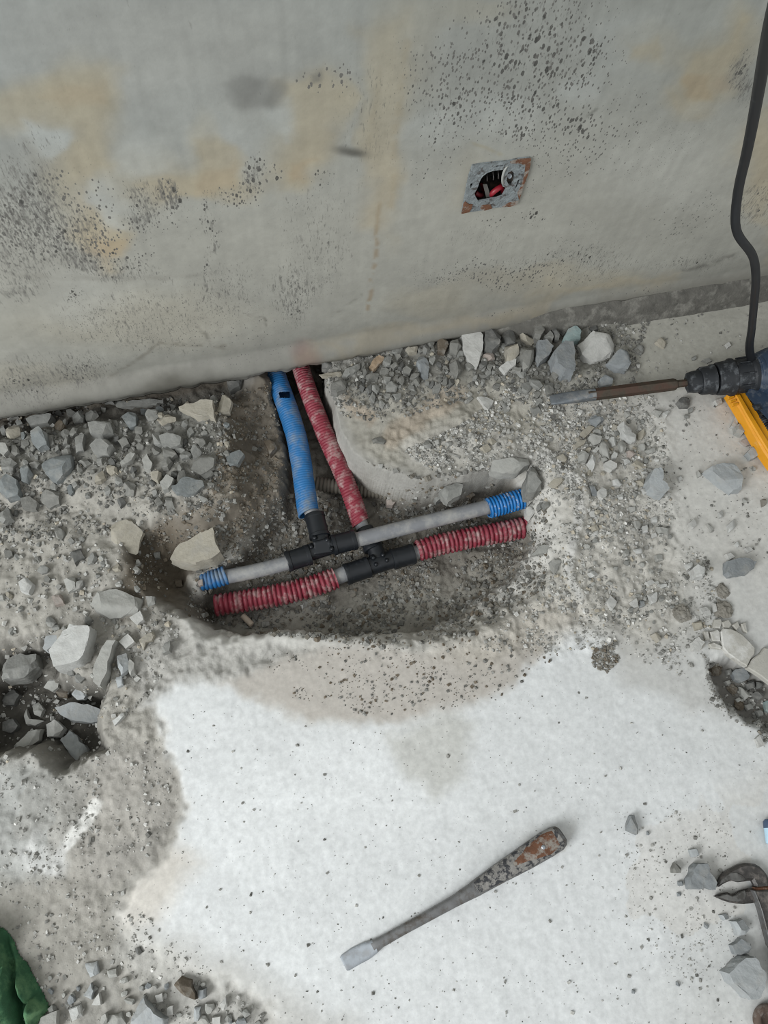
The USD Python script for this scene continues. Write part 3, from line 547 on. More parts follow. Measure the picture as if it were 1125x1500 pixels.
obj('collar', collar(PT(533, 775, rz), PT(547, 806, rz), .0142, .015), BLACK, tee2, smooth=40)
for (u, v) in ((546, 816), (560, 812), (566, 820), (550, 826)): obj('lug', hull([(PT(u, v, rz + .010), .0042), (PT(u + 1, v + 1, rz + .016), .0030)]), BLACK, tee2, smooth=40)
oc = obj('buried_conduit', corrugated([PT(462, 708, -.088), PT(520, 716, -.086), PT(575, 723, -.086), PT(632, 734, -.092)], 0.0125, 0.0066, 0.003, seed=7, crush=.1), OLDC, smooth=60, loc=PT(540, 718, -0.1))
tag(oc, 'dust-covered corrugated conduit half buried under the edge of the slab', 'conduit')
db = on_ground(364, 909)
do = obj('wooden_dowel', lathe(at(355, 901, db[2] + .006), at(371, 917, db[2] + .006), [(0, .003), (0.0008, .0046), (.010, .0048), (.021, .0044), (.022, .003)], 14), plain('dowel_wood', (.50, .42, .34), .8, .15, 80), smooth=40, loc=db)
tag(do, 'short beige wooden dowel lying below the left red sleeve', 'dowel')

# ------------------------------------------------------------------ stones
def rock(outline, thick, seed, sink=0.25, flat=False, detail=1.0):
    """broken stone: the outline as a tapering block, its top and edges split off along random planes, then roughened"""
    r_ = np.random.default_rng(seed); o = np.array(outline, float); c_ = o.mean(0)
    base = on_ground(*c_); zm = base[2] + thick * .5
    pts = []
    for i in range(len(o)):                       # finer, slightly broken outline
        p, q = o[i], o[(i + 1) % len(o)]; L = np.linalg.norm(q - p); k = 3 if L > 22 else 2 if L > 9 else 1
        for j in range(k): pts.append(p + (q - p) * j / k + (r_.normal(0, 0.04 * L, 2) if j else 0))
    g = np.array([at(u, v, zm)[:2] for u, v in pts]); ctr = g.mean(0); g = g - ctr
    pol = Polygon(g).buffer(0)
    if pol.geom_type != 'Polygon': pol = max(pol.geoms, key=lambda q: q.area)
    g = np.array(shapely.geometry.polygon.orient(pol).exterior.coords)[:-1]; size = np.abs(g).max(); rmean = np.linalg.norm(g, axis=1).mean()
    if not flat: thick = max(thick, 0.55 * rmean)
    h = thick * (1 + sink)
    m_ = manifold3d.Manifold.extrude(manifold3d.CrossSection([g.tolist()]), h, 2, 0, (.93, .93))
    n_cut = 3 if flat else int(r_.integers(6, 10))
    tilt0 = r_.normal(0, .10 if flat else .26, 2)
    cuts = [(np.array([tilt0[0], tilt0[1], 1.0]), h * .97 - np.abs(tilt0).sum() * rmean * .35)]
    for k in range(n_cut):
        th = r_.uniform(0, 2 * np.pi); el = r_.uniform(.45, 1.0) if not flat else r_.uniform(.5, .8)
        n_ = np.array([math.cos(th) * math.sin(el), math.sin(th) * math.sin(el), math.cos(el)])
        reach = (g @ n_[:2]).max() + h * n_[2]
        cuts.append((n_, reach - min(h, rmean) * (r_.uniform(.02, .10) if flat else r_.uniform(.14, .50))))
    for n_, d_ in cuts:
        n_ = n_ / np.linalg.norm(n_); t_ = m_.trim_by_plane((-n_).tolist(), -float(d_))
        if not t_.is_empty() and t_.volume() > .3 * m_.volume(): m_ = t_
    m_ = m_.refine_to_length(max(.0028, size / 4.5 / detail))
    me = m_.to_mesh(); v, f = np.array(me.vert_properties[:, :3], float), np.array(me.tri_verts)
    t_ = trimesh.Trimesh(v, f, process=False); nn = fbm(v * 170 + seed, 3, seed) - .5
    v = v + t_.vertex_normals * (nn * min(.0042, .16 * size))[:, None]
    v = v + np.array([ctr[0], ctr[1], base[2] - thick * sink]); return (v, f), np.array([ctr[0], ctr[1], base[2]])
# each line: tone, height in mm, own label or '-', outline; the first line of a block gives the picture frame its numbers are taken in
BLOCKS = {
 # zone: (x0, y0, scale, group label, rows)
 'wall_right': (640, 450, 3.516, 'rubble stone in the heap at the wall foot between the red pipe and the chisel', """
w 14|heart-shaped white plaster fragment standing in the rubble at the wall foot|118,120 140,112 175,137 220,125 238,150 240,190 228,250 205,318 185,305 150,260 128,200
d 24|dark grey stone directly right of the heart-shaped white fragment|245,110 280,100 330,160 320,210 285,230 245,215
p 10|small pinkish stone below the dark stone beside the heart-shaped fragment|232,250 260,230 290,240 300,265 265,280 240,275
l 14|-|385,80 440,75 445,115 410,125 383,110
g 14|-|450,80 495,80 500,110 470,125 450,110
g 18|-|500,95 540,88 552,130 530,165 500,150
y 10|long narrow beige stone slanting through the heap near the wall|420,125 460,130 515,175 490,195 430,160
l 12|-|550,150 580,125 600,160 590,190 555,165
b 20|smooth grey stone between the beige lump and the wedge-shaped stone|510,185 560,175 595,215 575,260 525,298 508,260
y 16|rough beige mortar lump in the middle of the heap at the wall|350,200 410,195 425,240 400,275 355,280
g 15|-|425,205 500,215 500,270 475,310 430,260
w 8|flat cream plaster flake at the lower edge of the beige lump|318,310 355,285 410,268 408,300 375,325 350,345
w 8|-|385,310 440,312 430,338 385,340
w 9|-|440,275 475,270 475,310 445,330
t 18|greenish grey stone behind the wedge-shaped stone near the wall|640,180 670,120 710,105 738,130 735,175 690,195
b 34|wedge-shaped blue-grey stone with a steep right face left of the large pale disc|580,260 650,190 695,190 705,250 700,355 650,350 595,310
w 22|large pale rounded plaster disc near the wall above the chisel tip|720,195 800,130 840,112 880,125 920,190 915,240 870,265 800,282 760,265
b 18|blue-grey stone lying at the lower right of the large pale disc|875,285 940,220 985,235 1005,275 980,325 930,320
b 14|small blue-grey stone tucked against the upper side of the chisel|830,380 860,355 905,370 900,405 840,412
g 6|-|1010,215 1040,185 1070,200 1065,235 1030,240
w 6|pale arrow-shaped plaster flake on the dusty slab below the heap|205,465 250,462 295,480 265,530 240,515
l 7|-|435,395 480,385 495,410 465,445 435,430
l 8|-|475,370 510,368 548,405 530,420 480,400
g 9|-|550,400 600,385 605,440 570,450
g 16|-|65,185 105,170 128,205 100,250 65,235
g 14|-|65,285 110,275 135,320 100,370 70,330
n 18|dark brown stone against the wall foot left of the heart-shaped fragment|0,180 40,165 60,200 40,240 5,235
d 18|-|330,150 360,105 400,120 400,195 360,200
d 16|-|590,120 610,105 632,135 625,180 605,175
g 9|-|590,330 615,320 640,345 615,370
l 6|-|140,480 170,455 190,470 165,492 145,495
l 6|-|330,500 370,490 375,530 345,545
l 6|-|500,480 540,465 545,490 515,510
l 6|-|480,520 520,510 540,545 500,560"""),
 'wall_mid': (440, 460, 5.625, 'rubble stone at the wall foot just right of the red sleeve', """
o 10|orange-brown brick shard in the rubble right of the red sleeve|560,455 600,380 650,340 705,380 640,430 600,475
b 13|upright bluish-white shard left of the heart-shaped fragment|950,410 975,345 1020,350 1055,400 1065,540 1040,570 990,500
d 14|-|175,400 200,370 260,360 275,430 230,465 175,450
y 6|thin yellowish strip of mortar beside the top of the red sleeve|150,490 340,485 350,500 320,515 180,518
l 10|-|345,490 400,430 500,400 500,440 440,500 380,530
g 9|-|510,460 535,425 550,490 530,515
g 10|-|530,520 590,490 650,495 640,540 560,550
l 11|-|700,600 750,560 810,590 790,640 710,640
l 8|-|570,690 600,630 620,690 610,730
l 9|-|645,725 670,700 705,740 680,775 650,760
g 9|-|740,430 790,400 810,430 770,455
g 11|-|840,450 880,420 930,450 900,500 850,490
g 10|-|800,540 840,510 860,550 840,590
g 8|-|930,560 960,510 985,550 960,600
g 9|-|780,340 810,325 830,360 800,385
g 8|-|590,1030 650,1010 710,1040 690,1070 600,1065
g 16|-|250,580 330,540 385,560 380,620 300,660 250,640
g 8|-|680,660 740,650 745,690 700,700
l 8|-|755,660 830,650 835,690 780,715
y 9|-|860,300 930,250 970,270 960,320 890,330"""),
 'right_pile': (840, 580, 7.03, 'rubble stone in the small pile below the chisel', """
d 12|dark oval stone topping the small pile below the chisel|155,240 220,195 300,215 315,250 240,310 180,285
y 8|long pale beige flake slanting on the left side of the small pile|60,390 150,315 225,320 180,370 120,435 70,420
y 7|second pale flake just below the long one at the left of the small pile|0,510 60,460 135,450 110,500 20,555
g 7|-|205,360 245,335 300,370 285,400 225,385
g 10|-|140,440 200,380 290,430 275,490 215,505
g 11|-|255,540 300,450 340,460 360,560 375,640 300,610
l 10|-|355,460 385,420 430,440 440,510 400,525
g 11|-|460,480 500,460 545,510 530,580 480,585
l 18|long light grey stone at the upper right of the small pile below the chisel|450,310 490,275 560,330 640,420 655,470 600,490 500,420
g 11|-|38,600 80,565 165,610 140,670 60,680
l 10|-|140,690 185,610 235,640 220,720 200,770
w 8|-|190,570 240,520 265,550 240,580
w 12|white angular stone at the bottom of the small pile below the chisel|310,700 370,670 440,710 440,750 385,785 320,750
l 9|-|385,620 420,570 465,590 435,650 400,655
g 8|-|280,640 310,620 355,665 310,680
w 10|small white star-shaped chip lying right of the trench end|245,985 285,945 335,965 340,1040 295,1075 260,1050
d 6|dark narrow sliver immediately left of the white star-shaped chip|165,920 200,905 240,990 245,1050 190,1040
b 30|crescent-shaped blue-grey chunk on the right floor below the small pile|790,780 860,760 890,800 895,900 965,990 920,1040 840,1020 770,960 750,880
y 7|-|600,700 640,660 770,735 700,760
l 7|-|400,870 440,855 510,910 480,930 410,920
y 7|-|640,870 740,850 735,930 690,930
g 8|-|805,170 860,130 915,170 880,220
l 8|-|915,175 970,140 990,170 950,225
y 8|-|655,390 710,350 750,385 700,450 665,440
p 8|-|550,570 600,560 645,600 600,630 560,610
y 7|-|110,560 150,520 180,550 160,590
g 7|-|660,510 710,490 760,530 740,570 690,560
l 6|-|500,640 550,630 590,680 540,710
l 6|-|300,320 350,285 360,330 320,370
g 6|-|520,170 570,160 590,200 545,225
l 6|-|560,110 600,120 590,160 530,155
l 6|-|450,1020 500,1010 520,1060 470,1070
l 6|-|700,780 760,760 775,795 720,800
g 7|-|740,560 830,530 850,570 780,590
l 6|-|700,960 760,950 780,1000 730,1010
g 6|-|560,1150 640,1140 650,1180 590,1200"""),
 'right_floor': (985, 620, 5.357, 'small chip scattered on the pale floor right of the trench', """
b 26|large smooth blue-grey stone alone on the floor below the yellow grip|250,370 320,340 400,325 465,330 510,385 540,450 540,530 470,540 380,480 310,420
w 9|white rounded chip on the floor above the dark slate piece|125,785 160,750 190,800 160,830 130,820
l 9|-|430,800 480,755 500,810 440,860
l 8|-|360,700 395,690 395,740 365,745
n 7|dark brown pebble at the right edge of the floor below the large blue-grey stone|695,600 735,595 735,640 705,655
g 5|-|550,590 590,590 580,620 555,615
d 16|flat dark slate piece with a ragged edge on the right floor|410,1090 470,1075 560,1060 660,1090 640,1140 580,1185 500,1200 440,1210 410,1180
w 9|white chip touching the upper left corner of the dark slate piece|410,1030 450,1020 485,1055 440,1080
w 8|white chip just above the dark slate piece|560,985 600,970 630,1000 590,1020
l 22|pale stone with a dark round mark left of the slate piece|145,1150 190,1105 240,1140 230,1220 170,1220
l 9|-|100,1110 150,1090 160,1130 120,1150
g 14|-|480,30 530,0 575,50 540,100 490,80
b 14|blue-grey lump at the lower end of the yellow grip|570,240 630,180 680,250 610,290
p 7|pinkish flat flake against the edge of the yellow grip|530,140 600,110 640,170 580,180
g 5|-|265,790 290,785 325,850 300,860
w 7|white flake beside the brown dirt clumps above the cracked crust|210,1450 260,1440 300,1490 230,1500
w 7|-|310,1410 335,1420 345,1480 315,1490
g 6|-|190,380 215,370 230,410 200,425
l 6|-|40,420 75,410 80,440 50,455
l 6|-|500,930 530,950 510,975 485,950
g 5|-|625,335 645,340 655,370 635,370"""),
 'hammer': (920, 480, 5.488, 'small chip near the rotary hammer', """
d 12|dark rounded stone below the chisel shank near the chuck|390,600 420,565 460,560 500,590 490,640 420,640
g 6|-|485,650 520,645 520,680 490,685
g 5|-|450,700 490,695 495,725 460,725
w 8|white chip on the floor beside the top of the yellow grip|690,590 740,575 755,610 710,630
w 9|tall white chip leaning against the middle of the yellow grip|820,800 860,700 885,740 860,810
g 7|-|870,830 910,785 945,850 900,860
g 8|-|45,170 80,130 130,170 110,215 60,210
y 8|-|215,120 265,80 315,120 290,165
w 6|-|780,135 805,120 825,150 800,165
g 5|-|510,240 540,225 550,255 520,262
g 7|-|590,265 640,248 680,268 640,285"""),
 'bottom_right': (875, 1180, 4.5, 'small chip on the white floor near the pincers', """
g 14|grey triangular chip standing alone on the white floor above the pincers|190,140 215,65 240,60 265,150 265,195 195,165
d 13|dark pointed pebble left of the grey stone at the pincers|490,420 510,375 545,410 540,445 495,445
g 20|grey angular stone touching the tip of the pincers|590,480 640,380 710,375 785,510 770,560 600,555
l 15|pale grey stone just below the lower jaw of the pincers|880,760 960,745 1000,810 970,850 920,860
g 14|rough grey stone between the pale stone and the large rounded block|880,920 940,870 1010,910 990,970 900,985
l 30|large pale rounded block in the bottom right corner of the floor|840,1100 900,1040 960,990 1020,985 1090,1090 1080,1180 1050,1260 980,1280 870,1170
l 9|-|605,290 650,280 670,330 620,340
g 5|-|530,500 565,495 565,530 535,530
g 4|-|525,575 550,570 550,595 530,600
l 6|-|800,720 850,710 870,745 830,760
g 4|-|325,170 340,170 342,195 328,195
g 4|-|230,1215 248,1215 245,1240 230,1240
g 4|-|705,770 735,790 725,815 705,800
g 4|-|520,1160 545,1175 540,1195 520,1185"""),
 'crust': (1025, 900, 7.5, 'rubble stone in the small pit at the edge of the cracked crust', """
b 14|blue-grey cobble in the small pit under the cracked crust|350,640 400,590 500,590 545,650 530,715 450,750 380,720
d 10|-|500,760 590,720 600,810 530,830
d 10|-|560,880 650,840 720,880 640,950
l 9|-|430,790 500,840 550,890 490,950 450,890
d 9|-|610,740 690,750 690,800 620,820
n 9|-|320,780 400,780 410,860 330,850
n 9|-|400,960 460,930 470,1040 420,1050
t 9|turquoise-tinged stone at the very edge of the small right pit|705,960 750,940 790,1000 750,1090 710,1060
g 7|-|580,1190 650,1150 690,1230 620,1250
w 6|pale flake at the lower end of the small right pit|600,1370 650,1320 720,1440 640,1470
n 10|-|110,570 170,540 240,590 220,650 140,640
g 8|-|290,610 340,600 350,660 300,670
l 7|-|270,740 320,720 350,750 300,780
g 8|-|490,1000 560,980 590,1040 520,1060
l 7|-|390,930 430,910 450,950 410,970
g 8|-|610,1060 680,1050 700,1110 640,1130"""),
 'left_heap': (0, 580, 5.625, 'rubble stone in the heap at the wall foot left of the blue sleeve', """
b 24|large blue-grey cobble in the middle of the left heap|345,590 400,520 500,500 600,490 600,590 540,660 460,710 380,650
l 18|light grey cobble in the left heap below the white strip|740,420 800,370 900,370 945,420 900,490 800,510
y 18|beige round stone at the far left of the heap under the wall|50,290 100,250 165,250 180,330 110,400 60,360
l 16|flat pale stone just under the wall lip in the left heap|215,200 300,170 440,165 410,240 250,260
b 20|-|250,290 330,260 400,320 400,420 320,450 260,380
w 14|-|0,400 60,400 80,460 40,500 0,470
l 14|-|10,540 90,510 145,560 110,630 20,620
b 15|-|160,600 230,560 270,640 230,720 170,700
b 20|dark blue-grey slab at the left edge of the picture in the left heap|0,700 60,650 150,700 160,830 60,850 0,800
l 17|-|720,220 800,210 920,230 940,310 850,340 740,310
l 16|-|600,180 650,120 700,170 690,220 610,240
g 14|-|700,150 780,110 820,170 770,220 710,210
n 13|-|450,240 500,200 545,250 510,300 460,290
l 14|-|620,330 700,310 690,450 620,480
g 16|-|340,810 430,760 500,800 490,890 400,920 340,880
w 12|elongated white chip between the cobbles of the left heap|990,560 1080,470 1120,480 1090,540 1000,590
b 18|-|1000,170 1060,130 1125,150 1125,250 1070,270
g 13|-|970,380 1040,330 1070,400 1010,440
g 10|-|980,720 1060,700 1125,740 1100,830 1000,820
d 8|-|960,850 1010,830 1040,880 990,920
g 12|-|170,850 250,830 320,880 300,940 190,930
l 9|-|590,730 630,700 655,740 610,770
l 9|-|460,420 485,390 490,450 460,470
g 11|-|390,330 440,320 450,400 405,420
g 11|-|540,360 570,340 560,400 520,410
l 9|-|850,20 930,30 940,60 860,60
g 10|-|40,130 150,110 160,180 60,200
l 9|-|240,560 300,540 340,560 310,600 260,600
g 10|-|640,540 720,520 760,560 700,590
l 9|-|800,520 850,510 840,560 800,560"""),
 'left_heap_b': (200, 540, 5.114, 'rubble stone in the right half of the left heap beside the brown soil', """
w 9|long thin white strip of plaster under the wall lip in the left heap|-175,245 0,235 100,225 215,240 215,275 100,290 0,285 -150,295
y 12|ochre stone just below the white strip in the left heap|160,390 230,340 295,360 290,410 190,425
l 16|light grey flattened stone below the ochre stone|165,510 230,490 345,520 340,580 260,600 185,570
g 12|-|200,600 250,590 310,650 250,690 200,660
w 10|-|40,690 80,640 125,720 110,770 60,760
w 13|cream pebble at the left tip of the blue-grey flat stone in the left heap|175,860 230,800 285,830 240,910 200,920
b 14|flat blue-grey stone at the lower end of the left heap|255,890 360,820 500,840 510,880 420,950 300,950
b 14|-|660,660 760,600 810,640 760,720 700,740
g 9|-|430,540 490,510 520,560 480,600
g 10|-|400,740 470,650 600,640 580,740 480,790
y 14|pale flat slab piece under the wall near the blue sleeve|310,290 480,240 580,250 590,380 450,370 390,330
y 13|-|600,320 640,190 720,240 700,330 620,340
d 16|-|670,80 740,60 800,90 780,150 700,170
l 8|-|460,960 490,945 540,990 500,1005
n 14|brown soil lump close to the left side of the blue sleeve|950,540 1020,530 1055,600 1000,650
l 8|-|520,330 560,310 580,360 540,390
g 9|-|130,990 170,960 200,1010 160,1040
l 8|-|110,910 150,900 160,950 125,960
g 9|-|210,960 270,950 290,1060 230,1080"""),
 'left_mid': (0, 600, 2.8125, 'chunk in the broken ground left of the trench', """
y 30|large triangular concrete chunk above the left end of the blue run|700,620 740,560 830,510 885,490 895,550 920,600 880,630 780,645
y 16|pale half-buried plaster lump left of the triangular chunk|450,480 540,450 590,500 560,590 470,560
g 20|grey slab lying left of the end of the red run|365,800 400,750 480,740 590,780 570,840 450,860 390,830
w 12|white chip at the lower right end of the grey slab|535,860 580,830 595,870 570,890
w 12|white triangular chip below the grey slab|490,960 530,925 560,960 520,990
l 40|largest pale bluish slab standing over the pit on the left|205,1000 260,940 300,890 390,900 380,980 340,1050 230,1075
b 22|blue-grey piece behind the largest pale slab|180,990 200,930 250,910 260,950 200,1000
g 36|grey slab on the far left beside the pit|10,1050 60,1020 160,1010 165,1060 110,1110 20,1125
l 12|-|75,710 110,690 140,720 120,760 85,750
p 10|pinkish chip between the grey slab and the far left edge|210,770 250,760 265,800 230,810
g 10|-|260,700 310,690 315,740 280,755
d 10|-|285,590 330,570 350,610 310,640
b 12|-|480,1020 520,1000 540,1060 500,1100
y 12|long beige sliver below the white chips|570,950 630,910 640,930 590,990
g 9|-|600,770 640,770 640,800 610,815
p 9|-|800,640 820,630 830,650 810,660
n 8|-|715,700 750,700 755,730 725,730
p 8|two-toned chip lying on the left blue sleeve end|812,705 835,700 838,725 818,728
y 8|pale chip in front of the left blue sleeve end|850,730 868,715 875,740 862,760
g 8|-|630,590 660,585 660,610 640,615"""),
 'left_pit': (0, 860, 5.355, 'broken stone in and around the pit on the left', """
b 22|long flat blue-grey slab at the lower right of the left pit|430,950 560,910 700,920 850,970 820,1060 700,1070 560,1050 480,1010
w 24|white lump at the lower rim of the left pit|365,1080 440,1040 510,1110 470,1180 380,1180
b 20|blue pointed shard below the left pit|470,1200 530,1120 600,1160 690,1270 670,1420 600,1380 540,1290
g 26|long grey slab leaning right of the largest pale slab|740,640 800,500 850,420 930,420 880,560 840,720 800,800 740,760
g 14|-|340,790 400,710 490,690 460,790 410,820
n 12|-|440,830 500,760 545,820 530,870 460,860
b 12|-|560,840 640,760 700,830 660,880 600,880
g 14|curved grey fragment lying in the left pit|185,1010 210,950 240,1040 350,1050 280,1090 210,1080
g 16|-|100,1250 230,1130 330,1110 310,1200 220,1270 120,1290
l 10|-|880,1050 970,980 980,1010 900,1090
b 10|-|920,560 980,530 1000,600 950,640
b 10|-|910,710 960,690 970,770 920,790
g 14|-|1020,560 1060,600 1060,680 1020,700
g 12|-|250,930 300,900 350,960 320,1020 270,1000
d 14|-|20,860 110,800 170,850 120,930 30,930
d 14|-|20,1060 110,1030 150,1090 90,1150 20,1130"""),
 'bottom_left': (0, 1340, 2.8125, 'small stone in the gravel at the bottom left', """
b 22|blue-grey angular stone at the bottom edge right of the green cloth|540,420 590,340 640,400 690,430 680,470 545,470
n 16|dark brown rounded stone in the gravel at the bottom edge|715,290 745,255 790,270 810,350 760,330
b 12|-|815,310 850,300 850,340 825,350
l 10|-|905,370 930,335 940,380 915,395
w 10|-|640,330 670,320 675,355 650,360
b 12|-|345,330 375,280 390,310 380,350
w 9|-|380,370 410,320 420,370
g 15|grey stone at the bottom edge next to the green cloth|170,420 240,390 240,470 165,470
w 9|-|690,380 715,370 715,410 690,415
w 10|-|875,420 910,415 915,460 880,460
b 11|-|800,380 830,375 815,440 800,440
d 6|small dark pebble on the dusty ground above the bottom gravel|555,140 575,130 590,155 565,165
b 8|-|350,200 400,190 410,240 370,260
l 8|-|440,230 480,220 485,255 450,260
l 8|-|280,390 330,370 340,420 300,440
g 9|-|430,420 500,400 520,450 450,460"""),
 'trench_end': (700, 640, 5.625, 'stone at the right end of the trench', """
g 34|upright grooved shard at the right end of the blue run|390,400 425,255 455,270 490,350 520,450 470,480 400,480
y 8|flat rectangular flake beside the upright grooved shard|580,390 620,350 690,340 700,370 640,420
l 14|-|400,500 440,490 470,520 420,560
w 16|pale pebble between the right ends of the blue and red runs|390,600 430,570 465,630 430,680 395,650
g 10|-|490,570 520,540 540,590 500,610
g 10|-|530,550 580,540 590,580 550,600
l 8|pale triangular flake below the right end of the red run|430,980 520,890 610,900 600,950 500,970
g 10|grey stone on the slope below the pale triangular flake|590,1030 640,1005 690,1040 650,1110
y 8|-|640,170 690,140 740,180 720,210 650,200
l 24|broken slab edge chunk overhanging the trench above the blue run|100,210 210,195 430,190 430,230 330,300 200,310 110,280
l 7|-|870,890 910,880 915,910 890,925
y 8|-|930,740 970,720 1000,770 950,775
l 8|-|770,440 830,430 870,460 820,490"""),
 'trench_back': (560, 600, 4.6875, 'stone on the back side of the trench under the slab edge', """
g 22|dark grey stone in the trench behind the blue run|390,560 500,510 560,500 540,590 450,640 410,600
g 14|-|350,590 390,560 410,620 370,640
p 12|small pinkish pebble in the trench below the buried conduit|25,620 60,600 100,630 70,665 30,660
n 10|-|590,580 620,560 640,590 610,610
y 7|-|660,270 720,235 750,270 710,300
y 6|-|720,210 750,200 790,220 750,245
g 8|-|270,240 310,210 350,240 330,270 290,265
l 6|-|350,210 380,200 400,230 370,245
l 6|-|430,225 470,215 485,240 450,255"""),
 'right_dust': (805, 700, 3.5156, 'chip in the dusty strip right of the trench', """
w 9|white kite-shaped chip in the dust left of the brown dirt clumps|290,640 310,605 345,640 320,685
w 7|-|415,640 445,620 455,665 435,670
w 7|-|490,540 520,525 545,540 510,560
l 8|-|505,600 550,590 550,640 525,650
d 7|-|460,630 485,630 490,660 465,670
g 12|dark wedge stone on the slope right of the trench end|0,430 60,420 50,490 20,500
l 9|-|195,490 225,475 250,500 215,515
y 8|-|520,810 550,795 580,830 555,850
n 12|lower of the brown dirt clumps on the right floor|650,690 665,665 700,660 725,700 690,740 660,730
n 12|upper of the brown dirt clumps on the right floor|860,560 890,550 920,570 920,610 880,620
n 12|middle brown dirt clump on the right floor|860,640 920,640 930,700 890,720 860,690
g 7|-|550,250 620,255 610,285 560,285
g 8|-|430,225 465,225 470,260 440,270
l 7|-|525,205 555,195 555,230 530,230
l 8|-|475,250 500,245 505,280 480,285
w 7|-|525,290 545,285 550,305 530,312
g 7|-|380,370 410,370 410,400 385,410
l 8|-|430,370 470,365 480,385 445,390
g 7|-|540,400 580,390 585,425 550,430
l 6|-|560,545 600,540 605,560 575,570
w 8|-|790,690 820,680 830,710 800,715
y 9|-|740,745 780,735 790,775 750,785
w 12|rounded pale lump left of the cracked crust|725,850 760,820 795,850 770,890 735,890
g 7|-|180,345 205,345 205,365 180,365"""),
}
LAND = {'the heart-shaped plaster fragment': (691, 510), 'the beige mortar lump': (749, 520), 'the wedge-shaped stone': (824, 527), 'the large plaster disc': (875, 506), 'the orange brick shard': (553, 532), 'the bluish upright shard': (619, 538),
        'the arrow-shaped flake': (711, 589), 'the top of the red sleeve': (448, 560), 'the top of the blue sleeve': (408, 560), 'the chisel tip': (815, 584), 'the chuck': (1040, 555), 'the dark oval stone': (873, 615), 'the long grey stone': (918, 635), 'the white angular stone': (893, 684),
        'the crescent-shaped chunk': (962, 707), 'the star-shaped chip': (882, 724), 'the large blue-grey stone': (1063, 700), 'the slate piece': (1085, 830), 'the yellow grip': (1098, 630), 'the round-marked stone': (1021, 838), 'the kite-shaped chip': (896, 888), 'the large crust plate': (1080, 950),
        'the right pit': (1095, 1020), 'the pincers': (1085, 1305), 'the large rounded block': (1093, 1430), 'the triangular grey chip': (926, 1208), 'the blue-grey cobble': (85, 686), 'the light grey cobble': (150, 658), 'the beige round stone': (20, 637), 'the white plaster strip': (205, 592), 'the ochre stone': (245, 615),
        'the flat blue-grey stone': (275, 713), 'the triangular concrete chunk': (290, 790), 'the half-buried plaster lump': (184, 785), 'the large grey slab': (170, 892), 'the largest pale slab': (105, 950), 'the far-left grey slab': (30, 985), 'the left pit': (40, 1045), 'the blue pointed shard': (108, 1095), 'the long leaning slab': (155, 975),
        'the green cloth': (30, 1440), 'the brown rounded stone': (270, 1448), 'the upright grooved shard': (780, 705), 'the slab edge chunk': (745, 685), 'the right red sleeve': (740, 785), 'the screwdriver': (700, 1300), 'the wooden dowel': (362, 910), 'the left end of the blue run': (300, 850)}
def clod(outline, seed):
    r_ = np.random.default_rng(seed); o = np.array(outline, float); base = on_ground(*o.mean(0)); g = np.array([at(u, v, base[2] + .003)[:2] for u, v in o]); ctr = g.mean(0); w_ = np.abs(g - ctr).max(0)
    m_ = trimesh.creation.icosphere(4); v = np.array(m_.vertices); v = v * (1 + 1.0 * (fbm(v * 2.2 + seed, 3, seed) - .5) + .22 * (fbm(v * 7 + seed, 2, seed + 5) - .5))[:, None]
    v = v * np.array([w_[0] * 1.05, w_[1] * 1.05, min(w_) * .5]); v[:, 2] = np.maximum(v[:, 2], -.3 * min(w_)); return (v + np.array([ctr[0], ctr[1], base[2] + .15 * min(w_)]), m_.faces), np.array([ctr[0], ctr[1], base[2]])
def where_label(o, tone, colour=None):
    c_ = np.mean(o, 0); ext = np.ptp(np.array(o), axis=0).max(); cands = sorted(LAND, key=lambda k: math.hypot(c_[0] - LAND[k][0], c_[1] - LAND[k][1]))
    w_ = 'plaster chip' if tone == 'w' else 'lump of earth' if tone == 'n' else ('chip' if ext < 11 else 'stone'); big = 'tiny ' if ext < 8 else 'small ' if ext < 15 else 'mid-sized ' if ext < 24 else 'large '
    for far, nm in enumerate(cands[:4]):
        dx, dy = c_[0] - LAND[nm][0], c_[1] - LAND[nm][1]; an = math.degrees(math.atan2(dy, dx)) % 360
        di = ['right of', 'down right of', 'below', 'down left of', 'left of', 'up left of', 'above', 'up right of'][int((an + 22.5) // 45) % 8]
        lab = f'{big}{colour or TONE[tone]} {w_} {"close" if math.hypot(dx, dy) < 30 else "further"} {di} {nm}'
        if lab not in USED_LABELS: break
    USED_LABELS.add(lab); return lab, ('plaster piece' if tone == 'w' else 'dirt clump' if tone == 'n' else 'stone')
USED_LABELS = set()
NAMES = {'w': 'plaster_fragment', 'n': 'dirt_clump'}
TONE = {'w': 'whitish', 'l': 'light grey', 'g': 'grey', 'b': 'blue-grey', 'd': 'dark grey', 'y': 'beige', 'n': 'brown', 'o': 'orange', 'p': 'pinkish', 't': 'turquoise', 'm': 'grey', 's': 'blue-grey', 'k': 'pale grey', 'c': 'pale blue-grey', 'u': 'brown'}
ext_ = lambda o: float(np.ptp(np.array(o), axis=0).max())
SHIFT2 = {'g': 'l', 'l': 'k', 'b': 'c', 'd': 'b', 'n': 'u'}      # dust-covered stone on the bright floor
SHIFT = {'l': 'g', 'g': 'm', 'b': 's', 'w': 'l', 'y': 'y'}      # the heaps by the wall are of darker, damper stone
STONE_AT = []
seed = 100
